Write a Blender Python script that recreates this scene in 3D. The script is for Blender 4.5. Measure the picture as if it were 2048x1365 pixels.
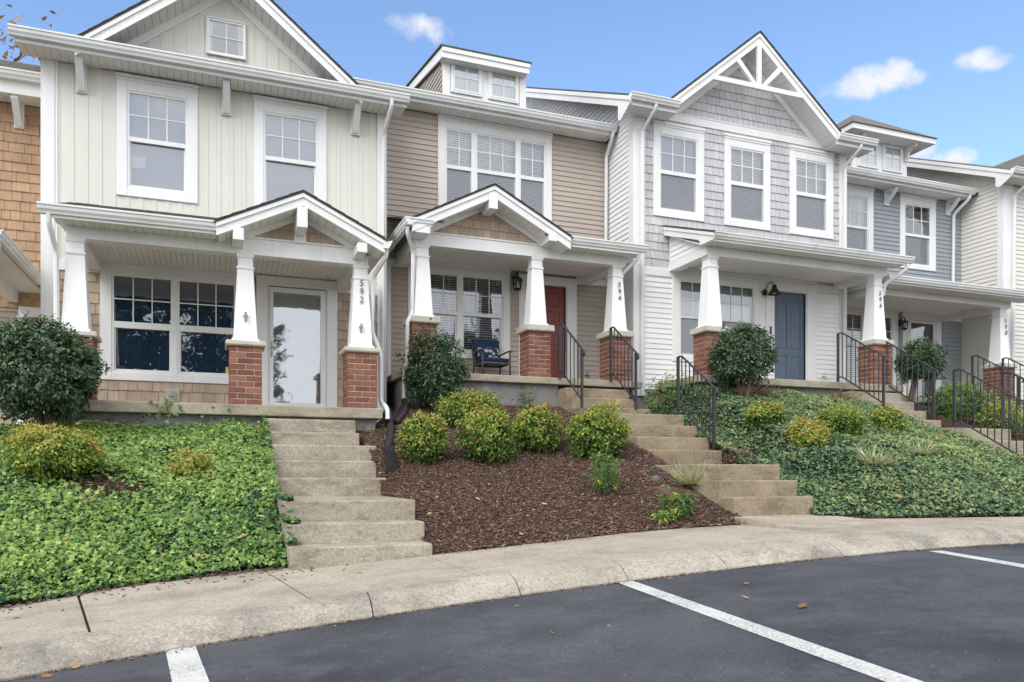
import bpy, math, random
import numpy as np
from mathutils import Matrix, Vector

for o in list(bpy.data.objects): bpy.data.objects.remove(o)
SC = bpy.context.scene
COL = SC.collection

# ------------------------------------------------------------------ camera, sky, sun, exposure
YAW = math.atan2(599, 1568)
cam = bpy.data.cameras.new('camera'); cam_o = bpy.data.objects.new('camera', cam); COL.objects.link(cam_o)
cam.sensor_width = 36; cam.sensor_fit = 'HORIZONTAL'; cam.lens = 1568 / 2048 * 36
cam.shift_y = (950 - 682.5) / 2048
cam.clip_start = 0.05; cam.clip_end = 2000
cam_o.location = (0, 0, 0); cam_o.rotation_euler = (math.pi / 2, 0, -YAW)
SC.camera = cam_o

SUN_AZ, SUN_EL = 228.0, 41.0        # degrees, azimuth clockwise from +Y (the houses face -Y)
world = bpy.data.worlds.new('World'); SC.world = world; world.use_nodes = True
wt = world.node_tree; wt.nodes.clear()
def wn(t, **kw):
    n = wt.nodes.new(t)
    for k, v in kw.items(): setattr(n, k, v)
    return n
w_out = wn('ShaderNodeOutputWorld'); w_bg = wn('ShaderNodeBackground'); w_bg.inputs['Strength'].default_value = 0.15
sky = wn('ShaderNodeTexSky', sky_type='NISHITA'); sky.sun_disc = False
sky.sun_elevation = math.radians(SUN_EL); sky.sun_rotation = math.radians(SUN_AZ)
sky.air_density = 1.0; sky.dust_density = 0.6; sky.ozone_density = 3.5; sky.altitude = 100
w_tc = wn('ShaderNodeTexCoord')
def wmath(op, a, b=None, c=None, clamp=False):
    n = wn('ShaderNodeMath', operation=op); n.use_clamp = clamp
    for i, v in enumerate((a, b, c)):
        if v is None: continue
        if isinstance(v, (int, float)): n.inputs[i].default_value = v
        else: wt.links.new(v, n.inputs[i])
    return n.outputs[0]
def sky_dir(az_, el_):
    a, e = math.radians(az_), math.radians(el_); return Vector((math.sin(a) * math.cos(e), math.cos(a) * math.cos(e), math.sin(e)))
# cumulus puffs in the part of the sky in view, brighter near-overcast added elsewhere as fill light
w_noise = wn('ShaderNodeTexNoise'); w_noise.inputs['Scale'].default_value = 34; w_noise.inputs['Detail'].default_value = 7
w_noise.inputs['Roughness'].default_value = 0.6
wt.links.new(w_tc.outputs['Generated'], w_noise.inputs['Vector'])
total = None
w_warp = wn('ShaderNodeTexNoise'); w_warp.inputs['Scale'].default_value = 60; w_warp.inputs['Detail'].default_value = 6; w_warp.inputs['Roughness'].default_value = .65
wt.links.new(w_tc.outputs['Generated'], w_warp.inputs['Vector'])
# each puff: azimuth, elevation (degrees), half-width (radians), flatness, opacity
for (caz, cel, rad, fl, op) in [(45.51, 24.56, .040, 1.9, .85), (46.83, 24.65, .028, 1.5, .85), (44.35, 24.48, .032, 2.3, .62), (47.82, 24.25, .024, 1.9, .65), (43.05, 24.40, .024, 2.4, .45),
                            (51.69, 24.56, .027, 2.2, .68), (52.60, 24.14, .024, 2.4, .62), (14.14, 29.52, .036, 2.2, .62), (15.23, 29.13, .026, 2.0, .5), (12.78, 29.71, .026, 2.6, .4), (52.68, 26.41, .024, 2.6, .22),
                            (48.34, 20.11, .022, 1.6, .8), (50.60, 19.35, .023, 1.8, .8), (49.48, 19.38, .03, 2.4, .5)]:
    df = wn('ShaderNodeVectorMath', operation='SUBTRACT'); wt.links.new(w_tc.outputs['Generated'], df.inputs[0]); df.inputs[1].default_value = sky_dir(caz, cel)
    sc_ = wn('ShaderNodeVectorMath', operation='MULTIPLY'); wt.links.new(df.outputs[0], sc_.inputs[0]); sc_.inputs[1].default_value = (1, 1, fl)
    d = wn('ShaderNodeVectorMath', operation='LENGTH'); wt.links.new(sc_.outputs[0], d.inputs[0])
    q = wmath('DIVIDE', d.outputs['Value'], rad)
    fall = wmath('SUBTRACT', 1.0, wmath('MULTIPLY', q, q), clamp=True)
    m = wmath('MULTIPLY', wmath('MULTIPLY', fall, op), 1.0)
    total = m if total is None else wmath('MAXIMUM', total, m)
grain = wmath('ADD', wmath('MULTIPLY', wmath('SUBTRACT', w_noise.outputs['Fac'], 0.5), 2.1), wmath('MULTIPLY', wmath('SUBTRACT', w_warp.outputs['Fac'], 0.5), 1.3))
puff = wmath('MULTIPLY', wmath('ADD', wmath('MULTIPLY', total, 1.25), wmath('SUBTRACT', wmath('MULTIPLY', grain, 0.8), 0.22)), 1.25, clamp=True)
puff = wmath('MULTIPLY', puff, wmath('MULTIPLY', total, 2.0, clamp=True), clamp=True)
far_n = wn('ShaderNodeTexNoise'); far_n.inputs['Scale'].default_value = 3.2; far_n.inputs['Detail'].default_value = 8
far_n.inputs['Roughness'].default_value = 0.55
wt.links.new(w_tc.outputs['Generated'], far_n.inputs['Vector'])
vd = wn('ShaderNodeVectorMath', operation='DOT_PRODUCT'); wt.links.new(w_tc.outputs['Generated'], vd.inputs[0])
vd.inputs[1].default_value = sky_dir(23.7, 18.7)
away = wmath('MULTIPLY', wmath('SUBTRACT', 0.62, vd.outputs['Value']), 5.0, clamp=True)
far_c = wmath('MULTIPLY', wmath('MULTIPLY', wmath('SUBTRACT', far_n.outputs['Fac'], 0.22), 4.0, clamp=True), away)
cloud = wmath('MAXIMUM', wmath('MULTIPLY', puff, 0.92), wmath('MULTIPLY', far_c, 0.9), clamp=True)
w_mix = wn('ShaderNodeMix', data_type='RGBA')
wt.links.new(cloud, w_mix.inputs['Factor']); wt.links.new(sky.outputs['Color'], w_mix.inputs['A'])
cl = wn('ShaderNodeMix', data_type='RGBA'); wt.links.new(away, cl.inputs['Factor']); cl.inputs['A'].default_value = (3.45, 3.5, 3.62, 1); cl.inputs['B'].default_value = (6.5, 6.55, 6.7, 1)
wt.links.new(cl.outputs['Result'], w_mix.inputs['B'])
wt.links.new(w_mix.outputs['Result'], w_bg.inputs['Color']); wt.links.new(w_bg.outputs[0], w_out.inputs[0])

sun = bpy.data.lights.new('sun', 'SUN'); sun.energy = 1.15; sun.angle = math.radians(40); sun.color = (1.0, 0.965, 0.92)
sun_o = bpy.data.objects.new('sun', sun); COL.objects.link(sun_o)
az, el = math.radians(SUN_AZ), math.radians(SUN_EL)
to_sun = Vector((math.sin(az) * math.cos(el), math.cos(az) * math.cos(el), math.sin(el)))
sun_o.rotation_euler = to_sun.to_track_quat('Z', 'Y').to_euler()
SC.view_settings.view_transform = 'Standard'; SC.view_settings.look = 'None'
SC.view_settings.exposure = 0.88; SC.view_settings.gamma = 1.0
SC.render.engine = 'CYCLES'
SC.cycles.max_bounces = 6; SC.cycles.diffuse_bounces = 4; SC.cycles.glossy_bounces = 3; SC.cycles.transparent_max_bounces = 8
SC.cycles.use_adaptive_sampling = True; SC.cycles.adaptive_threshold = 0.02

# ------------------------------------------------------------------ materials
MAT = {}
def new_mat(name):
    m = bpy.data.materials.new(name); m.use_nodes = True; nt = m.node_tree; nt.nodes.clear()
    out = nt.nodes.new('ShaderNodeOutputMaterial'); b = nt.nodes.new('ShaderNodeBsdfPrincipled')
    nt.links.new(b.outputs[0], out.inputs[0]); MAT[name] = m
    return m, nt, b, out
def N(nt, t, ins=None, **kw):
    n = nt.nodes.new(t)
    for k, v in kw.items(): setattr(n, k, v)
    for k, v in (ins or {}).items():
        if hasattr(v, 'is_linked') or hasattr(v, 'links'): nt.links.new(v, n.inputs[k])
        else: n.inputs[k].default_value = v
    return n
def pos(nt, scale=(1, 1, 1)):
    g = N(nt, 'ShaderNodeNewGeometry')
    return N(nt, 'ShaderNodeVectorMath', {0: g.outputs['Position'], 1: scale}, operation='MULTIPLY').outputs[0]
def noise(nt, scale, detail=4, rough=.55, vs=(1, 1, 1)):
    return N(nt, 'ShaderNodeTexNoise', {'Vector': pos(nt, vs), 'Scale': scale, 'Detail': detail, 'Roughness': rough}).outputs['Fac']
def mth(nt, op, a, b=0., clamp=False):
    n = N(nt, 'ShaderNodeMath', {0: a, 1: b}, operation=op); n.use_clamp = clamp; return n.outputs[0]
def mapr(nt, v, a, b, c, d):
    return N(nt, 'ShaderNodeMapRange', {'Value': v, 'From Min': a, 'From Max': b, 'To Min': c, 'To Max': d}).outputs[0]
def mixc(nt, f, a, b, blend='MIX'):
    n = N(nt, 'ShaderNodeMix', data_type='RGBA', blend_type=blend)
    for k, v in (('Factor', f), ('A', a), ('B', b)):
        if hasattr(v, 'links'): nt.links.new(v, n.inputs[k])
        elif k == 'Factor': n.inputs[k].default_value = v
        else: n.inputs[k].default_value = tuple(v) + (1,) if len(v) == 3 else v
    return n.outputs['Result']
def scalec(nt, col, f):
    return N(nt, 'ShaderNodeVectorMath', {0: col, 1: f}, operation='MULTIPLY').outputs[0] if False else mixc(nt, 1.0, col, combine(nt, f), 'MULTIPLY')
def combine(nt, f):
    return N(nt, 'ShaderNodeCombineColor', {0: f, 1: f, 2: f}).outputs[0]
def bump(nt, b, h, strength, dist=.01):
    bn = N(nt, 'ShaderNodeBump', {'Height': h, 'Strength': strength, 'Distance': dist}); nt.links.new(bn.outputs[0], b.inputs['Normal'])
def pbr(name, base, rough=.55, var=.08, vs=2.5, rnd=0., streak=0., fine=0., bmp=0., bs=60, spec=.3, dirt=None, dirt_amt=0.):
    m, nt, b, out = new_mat(name)
    col = N(nt, 'ShaderNodeRGB'); col.outputs[0].default_value = tuple(base) + (1,); c = col.outputs[0]
    f = mapr(nt, noise(nt, vs, 5), .3, .7, 1 - var, 1 + var)
    if rnd:
        oi = N(nt, 'ShaderNodeObjectInfo'); f = mth(nt, 'MULTIPLY', f, mapr(nt, oi.outputs['Random'], 0, 1, 1 - rnd, 1 + rnd))
    if streak: f = mth(nt, 'MULTIPLY', f, mapr(nt, noise(nt, 1, 3, .6, (38, 38, 2.2)), .3, .7, 1 - streak, 1 + streak))
    if fine: f = mth(nt, 'MULTIPLY', f, mapr(nt, noise(nt, 180, 2), .3, .7, 1 - fine, 1 + fine))
    c = scalec(nt, c, f)
    if dirt: c = mixc(nt, mapr(nt, noise(nt, 1.7, 6, .65, (1, 1, .6)), .48, .75, 0, dirt_amt), c, dirt)
    nt.links.new(c, b.inputs['Base Color']); b.inputs['Roughness'].default_value = rough
    b.inputs['Specular IOR Level'].default_value = spec
    if bmp: bump(nt, b, noise(nt, bs, 3), bmp)
    return m
WHITE = (.80, .80, .79)
pbr('trim_white', WHITE, .5, .03, 1.4, streak=.035, dirt=(.55, .54, .50), dirt_amt=.22)
pbr('column_white', (.83, .83, .83), .45, .02, 1.4, streak=.02, dirt=(.62, .61, .58), dirt_amt=.10)
pbr('gutter_white', (.74, .75, .74), .35, .04, 2.2, dirt=(.46, .47, .40), dirt_amt=.35)
pbr('gutter_mossy', (.72, .73, .71), .4, .05, 3, dirt=(.33, .35, .20), dirt_amt=.8)
pbr('soffit', (.82, .80, .75), .6, .04, 2, dirt=(.60, .55, .48), dirt_amt=.35)
pbr('soffit_white', (.84, .83, .81), .6, .04, 2, dirt=(.58, .55, .50), dirt_amt=.25)
pbr('soffit_groove', (.33, .31, .28), .8, .1)
pbr('siding_cream', (.685, .668, .605), .5, .03, 1.2, rnd=.012, bmp=.05, bs=90)
pbr('siding_tan', (.45, .39, .335), .5, .04, 2, rnd=.03, bmp=.05, bs=90)
pbr('siding_white', (.83, .83, .83), .5, .03, 1.5, rnd=.02, dirt=(.56, .55, .52), dirt_amt=.15)
pbr('siding_cream_lap', (.72, .70, .64), .5, .03, 1.5, rnd=.012, dirt=(.56, .54, .47), dirt_amt=.15)
pbr('siding_slate', (.30, .325, .35), .5, .05, 2, rnd=.03)
pbr('siding_beige', (.34, .28, .225), .5, .04, 2, rnd=.03)
pbr('shake_tan', (.43, .338, .255), .7, .10, 3, rnd=.13, streak=.12, bmp=.2, bs=60, dirt=(.27, .22, .18), dirt_amt=.45)
pbr('shake_cedar', (.47, .305, .19), .7, .10, 2.2, rnd=.10, streak=.13, bmp=.2, bs=60, dirt=(.25, .16, .11), dirt_amt=.6)
pbr('shingle_grey', (.53, .53, .535), .65, .06, 2.2, rnd=.06, streak=.08, bmp=.15, bs=60, dirt=(.36, .35, .35), dirt_amt=.5)
pbr('wall_core', (.30, .27, .24), .8, .05)
pbr('mortar', (.56, .50, .43), .9, .12, 30, fine=.15, bmp=.3, bs=150)
pbr('pier_stone', (.50, .47, .40), .85, .12, 8, fine=.12, bmp=.3, bs=120, dirt=(.28, .26, .21), dirt_amt=.5)
pbr('door_red', (.23, .07, .055), .4, .05, 2)
pbr('door_blue', (.105, .142, .195), .4, .05, 2)
pbr('door_navy', (.022, .032, .06), .35, .05, 2)
pbr('door_white', (.70, .70, .70), .4, .03, 2)
pbr('black_metal', (.028, .028, .032), .42, .15, 20, bmp=.1, bs=200, spec=.5)
pbr('lantern_black', (.012, .012, .012), .4, .1, 20, spec=.5)
pbr('number_metal', (.05, .05, .055), .4, .1, 20)
pbr('bronze', (.45, .33, .16), .35, .1, 20, spec=.6)
pbr('pewter', (.34, .33, .31), .4, .1, 20, spec=.6)
pbr('pipe_black', (.010, .010, .011), .45, .15, 9, spec=.4, dirt=(.07, .05, .04), dirt_amt=.3)
pbr('blind_white', (.84, .84, .84), .6, .02, 2)
pbr('blind_grey', (.46, .50, .50), .6, .03, 2)
pbr('reflection_lavender', (.38, .39, .435), .7, .03, 1.2)  # pale sky reflection put into the colour of panels behind the glass
pbr('curtain_navy', (.03, .07, .15), .8, .15, 4)
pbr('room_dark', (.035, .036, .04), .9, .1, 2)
pbr('cushion_navy', (.011, .027, .068), .85, .12, 20, bmp=.2, bs=300)
pbr('chair_frame', (.07, .063, .055), .5, .1, 10)
pbr('sticker_white', (.72, .72, .70), .6, .02)
pbr('sticker_yellow', (.65, .55, .18), .6, .08, 40)
pbr('stem_brown', (.16, .11, .075), .85, .2, 20, bmp=.4, bs=90)
pbr('wood_dry', (.27, .19, .12), .9, .2, 14)
pbr('lid_brown', (.13, .075, .055), .7, .15, 14, bmp=.2, bs=120)
pbr('cap_grey', (.12, .13, .15), .5, .1, 14)
pbr('vent_box', (.46, .44, .40), .6, .05, 4)
pbr('bark', (.11, .09, .075), .9, .2, 12, bmp=.5, bs=40)

def mat_brick():
    m, nt, b, out = new_mat('brick')
    oi = N(nt, 'ShaderNodeObjectInfo')
    rp = N(nt, 'ShaderNodeValToRGB', {'Fac': oi.outputs['Random']}); e = rp.color_ramp.elements
    e[0].position = 0; e[0].color = (.145, .055, .036, 1); e[1].position = 1; e[1].color = (.30, .135, .085, 1)
    k = e.new(.55); k.color = (.212, .083, .054, 1)
    k = e.new(.85); k.color = (.24, .098, .066, 1)
    f = mth(nt, 'MULTIPLY', mapr(nt, noise(nt, 22, 4), .3, .7, .82, 1.18), mapr(nt, noise(nt, 220, 2), .3, .7, .88, 1.12))
    nt.links.new(scalec(nt, rp.outputs[0], f), b.inputs['Base Color']); b.inputs['Roughness'].default_value = .85
    bump(nt, b, noise(nt, 160, 3), .4, .006)
mat_brick()

def mat_concrete(name, base, dark, stain, speck=.25, vert=True, algae=None):
    m, nt, b, out = new_mat(name)
    c = mixc(nt, mapr(nt, noise(nt, 1.3, 6, .6), .35, .7, 0, 1), base, dark)
    st = noise(nt, 2.1, 6, .7, (1, 1, 2.5) if vert else (1, 1, 1)); s2 = noise(nt, 7.5, 5, .75, (1, 1, 1.6) if vert else (1, 1, 1))
    c = mixc(nt, mapr(nt, st, .46, .70, 0, .7), c, stain); c = mixc(nt, mapr(nt, s2, .54, .70, 0, .5), c, stain)
    sp = noise(nt, 110, 2, .7); sp2 = noise(nt, 38, 3, .85)
    f = mth(nt, 'MULTIPLY', mapr(nt, sp, .3, .7, 1 - speck, 1 + speck), mapr(nt, sp2, .3, .7, 1 - speck, 1 + speck))
    c = scalec(nt, c, f)
    if algae: c = mixc(nt, mapr(nt, noise(nt, 2.6, 5, .7), .52, .74, 0, .7), c, algae)
    nt.links.new(c, b.inputs['Base Color']); b.inputs['Roughness'].default_value = .92; b.inputs['Specular IOR Level'].default_value = .15
    bump(nt, b, sp2, .35, .006)
mat_concrete('concrete_step', (.41, .368, .295), (.31, .272, .21), (.13, .107, .076), .28)
mat_concrete('concrete_step_tan', (.345, .285, .20), (.26, .21, .145), (.11, .086, .056), .26)
mat_concrete('concrete_slab', (.41, .37, .285), (.33, .29, .22), (.18, .15, .11), .18)
mat_concrete('concrete_walk', (.43, .385, .315), (.36, .315, .25), (.25, .20, .14), .26, vert=False)
mat_concrete('concrete_kerb', (.42, .38, .315), (.31, .28, .23), (.14, .128, .108), .28, vert=False)
mat_concrete('foundation', (.27, .265, .255), (.15, .15, .148), (.065, .062, .056), .14, vert=False)

def mat_asphalt():
    m, nt, b, out = new_mat('asphalt')
    c = mixc(nt, mapr(nt, noise(nt, .7, 7, .65), .38, .62, 0, 1), (.036, .037, .043), (.078, .080, .088))
    c = mixc(nt, mapr(nt, noise(nt, 1.9, 6, .75), .50, .70, 0, .75), c, (.105, .109, .122))
    c = mixc(nt, mapr(nt, noise(nt, 1.1, 5, .8), .58, .70, 0, .7), c, (.024, .025, .030))
    for sc, th, cut, cc in ((24., .10, .88, (.45, .43, .39)), (55., .16, .88, (.28, .27, .26)), (34., .16, .80, (.020, .020, .022))):
        vo = N(nt, 'ShaderNodeTexVoronoi', {'Vector': pos(nt), 'Scale': sc}); sx = N(nt, 'ShaderNodeSeparateColor', {0: vo.outputs['Color']}).outputs[0]
        vm = mth(nt, 'MULTIPLY', mth(nt, 'LESS_THAN', vo.outputs['Distance'], th), mth(nt, 'GREATER_THAN', sx, cut)); vm = mth(nt, 'MULTIPLY', vm, mapr(nt, noise(nt, 1.4, 4, .7), .38, .58, .30, 1.))
        c = mixc(nt, vm, c, cc)
    c = scalec(nt, c, mth(nt, 'MULTIPLY', mapr(nt, noise(nt, 220, 2), .3, .7, .80, 1.22), mapr(nt, noise(nt, 45, 4, .85), .3, .7, .72, 1.28)))
    nt.links.new(c, b.inputs['Base Color']); b.inputs['Roughness'].default_value = .78; b.inputs['Specular IOR Level'].default_value = .35
    bump(nt, b, noise(nt, 190, 3, .7), .35, .006)
mat_asphalt()
def mat_paint():
    m, nt, b, out = new_mat('road_paint')
    w = mapr(nt, noise(nt, 55, 5, .85), .44, .60, 0, 1); w2 = mapr(nt, noise(nt, 2.6, 4, .7), .34, .62, .25, .95)
    f = mth(nt, 'MULTIPLY', w, w2, True)
    c = mixc(nt, f, (.66, .66, .62), (.11, .11, .11)); c = mixc(nt, mapr(nt, noise(nt, 5, 4), .4, .7, 0, .4), c, (.48, .46, .40))
    nt.links.new(c, b.inputs['Base Color']); b.inputs['Roughness'].default_value = .8
mat_paint()
def mat_soil(name, a, bcol, ccol):
    m, nt, b, out = new_mat(name)
    c = mixc(nt, mapr(nt, noise(nt, 26, 5, .75, (1, 1, 1)), .35, .7, 0, 1), a, bcol)
    c = mixc(nt, mapr(nt, noise(nt, 75, 4, .8), .58, .70, 0, .9), c, ccol)
    nt.links.new(c, b.inputs['Base Color']); b.inputs['Roughness'].default_value = .95; b.inputs['Specular IOR Level'].default_value = .1
    bump(nt, b, noise(nt, 55, 4, .8), .9, .03)
mat_soil('mulch_soil', (.065, .04, .03), (.12, .075, .056), (.21, .14, .105))
mat_soil('ivy_soil', (.045, .032, .022), (.07, .05, .035), (.13, .09, .06))
mat_soil('earth', (.08, .075, .05), (.10, .11, .06), (.12, .13, .07))
def mat_roof(name, a, bcol):
    m, nt, b, out = new_mat(name)
    c = mixc(nt, mapr(nt, noise(nt, 9, 5, .7, (1, 1, 3)), .35, .68, 0, 1), a, bcol)
    c = scalec(nt, c, mapr(nt, noise(nt, 140, 2), .3, .7, .75, 1.25))
    nt.links.new(c, b.inputs['Base Color']); b.inputs['Roughness'].default_value = .95
    bump(nt, b, noise(nt, 140, 2), .4, .01)
mat_roof('roof_dark', (.060, .056, .052), (.10, .092, .084))
mat_roof('roof_brown', (.125, .108, .094), (.20, .175, .155))
mat_roof('roof_grey', (.13, .115, .105), (.22, .20, .185))

def mat_glass(name, refl, tint=(.93, .95, .96)):
    m = bpy.data.materials.new(name); m.use_nodes = True; nt = m.node_tree; nt.nodes.clear(); MAT[name] = m
    out = N(nt, 'ShaderNodeOutputMaterial'); tr = N(nt, 'ShaderNodeBsdfTransparent', {'Color': tint + (1,)})
    gl = N(nt, 'ShaderNodeBsdfGlossy', {'Roughness': .015, 'Color': (.95, .97, 1, 1)})
    bn = N(nt, 'ShaderNodeBump', {'Height': noise(nt, 2.4, 2), 'Strength': .10, 'Distance': .02}); nt.links.new(bn.outputs[0], gl.inputs['Normal'])
    fr = N(nt, 'ShaderNodeFresnel', {'IOR': 1.5}).outputs[0]
    mx = N(nt, 'ShaderNodeMixShader', {0: mth(nt, 'ADD', mth(nt, 'MULTIPLY', fr, 1.5), refl, True), 1: tr.outputs[0], 2: gl.outputs[0]})
    nt.links.new(mx.outputs[0], out.inputs[0])
mat_glass('glass', .13)
mat_glass('glass_lowe', .17)
mat_glass('glass_storm', .28, (.72, .73, .76))
def mat_screen():
    m = bpy.data.materials.new('insect_screen'); m.use_nodes = True; nt = m.node_tree; nt.nodes.clear(); MAT['insect_screen'] = m
    out = N(nt, 'ShaderNodeOutputMaterial'); tr = N(nt, 'ShaderNodeBsdfTransparent'); df = N(nt, 'ShaderNodeBsdfDiffuse', {'Color': (.34, .35, .38, 1)})
    mx = N(nt, 'ShaderNodeMixShader', {0: .46, 1: tr.outputs[0], 2: df.outputs[0]}); nt.links.new(mx.outputs[0], out.inputs[0])
mat_screen()
def mat_pillow():
    m, nt, b, out = new_mat('pillow_print')
    tc = N(nt, 'ShaderNodeTexCoord')
    v = N(nt, 'ShaderNodeTexVoronoi', {'Vector': tc.outputs['Object'], 'Scale': 13.}, feature='F1')
    w = N(nt, 'ShaderNodeTexWave', {'Vector': tc.outputs['Object'], 'Scale': 26., 'Distortion': 7., 'Detail': 2.})
    f = mth(nt, 'MULTIPLY', mapr(nt, v.outputs['Distance'], .40, .46, 1, 0), mapr(nt, w.outputs['Fac'], .40, .50, 0, 1), True)
    nt.links.new(mixc(nt, f, (.012, .025, .075), (.66, .64, .58)), b.inputs['Base Color']); b.inputs['Roughness'].default_value = .9
mat_pillow()
def mat_leaf(name, stops, rough=.5, trans=.25, spec=.35):
    m, nt, b, out = new_mat(name)
    a = N(nt, 'ShaderNodeAttribute', attribute_name='tint')
    rp = N(nt, 'ShaderNodeValToRGB', {'Fac': a.outputs['Fac']}); e = rp.color_ramp.elements
    e[0].position = stops[0][0]; e[0].color = stops[0][1] + (1,); e[1].position = stops[-1][0]; e[1].color = stops[-1][1] + (1,)
    for p, cc in stops[1:-1]: k = e.new(p); k.color = cc + (1,)
    nt.links.new(rp.outputs[0], b.inputs['Base Color']); b.inputs['Roughness'].default_value = rough; b.inputs['Specular IOR Level'].default_value = spec
    if trans:
        t = N(nt, 'ShaderNodeBsdfTranslucent', {'Color': rp.outputs[0]})
        mx = N(nt, 'ShaderNodeMixShader', {0: trans, 1: b.outputs[0], 2: t.outputs[0]}); nt.links.new(mx.outputs[0], out.inputs[0])
mat_leaf('leaf_ivy_bright', [(0, (.012, .04, .02)), (.3, (.045, .115, .042)), (.55, (.115, .225, .052)), (.8, (.24, .36, .075)), (1, (.42, .53, .16))])
mat_leaf('leaf_ivy_dark', [(0, (.016, .042, .024)), (.35, (.06, .11, .058)), (.65, (.16, .24, .095)), (1, (.40, .48, .18))])
mat_leaf('leaf_holly', [(0, (.010, .030, .012)), (.5, (.030, .075, .026)), (.85, (.075, .14, .045)), (1, (.17, .25, .085))], rough=.32, trans=.1, spec=.5)
mat_leaf('leaf_nandina', [(0, (.025, .06, .014)), (.3, (.09, .17, .024)), (.55, (.26, .37, .045)), (.74, (.44, .43, .09)), (.87, (.50, .27, .09)), (1, (.42, .11, .06))])
mat_leaf('leaf_shrub', [(0, (.035, .09, .02)), (.5, (.09, .20, .04)), (1, (.27, .38, .09))])
mat_leaf('leaf_grass', [(0, (.14, .22, .05)), (.5, (.45, .48, .22)), (1, (.72, .70, .48))])
mat_leaf('leaf_dead', [(0, (.10, .055, .03)), (.5, (.25, .13, .06)), (.8, (.42, .24, .11)), (1, (.50, .36, .22))], rough=.8, trans=.05)
mat_leaf('mulch_chip', [(0, (.06, .037, .028)), (.4, (.145, .092, .070)), (.75, (.27, .185, .145)), (1, (.52, .42, .33))], rough=.9, trans=0, spec=.1)
mat_leaf('mulch_red', [(0, (.06, .025, .018)), (.5, (.14, .065, .048)), (1, (.36, .22, .16))], rough=.9, trans=0, spec=.1)
mat_leaf('leaf_autumn', [(0, (.16, .06, .02)), (.5, (.34, .15, .04)), (1, (.46, .26, .08))], trans=.3)
mat_leaf('leaf_tree', [(0, (.02, .045, .012)), (.5, (.05, .10, .025)), (1, (.11, .17, .04))], trans=.3)
mat_leaf('flower_yellow', [(0, (.75, .42, .02)), (1, (.85, .60, .04))], trans=.2)
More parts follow.
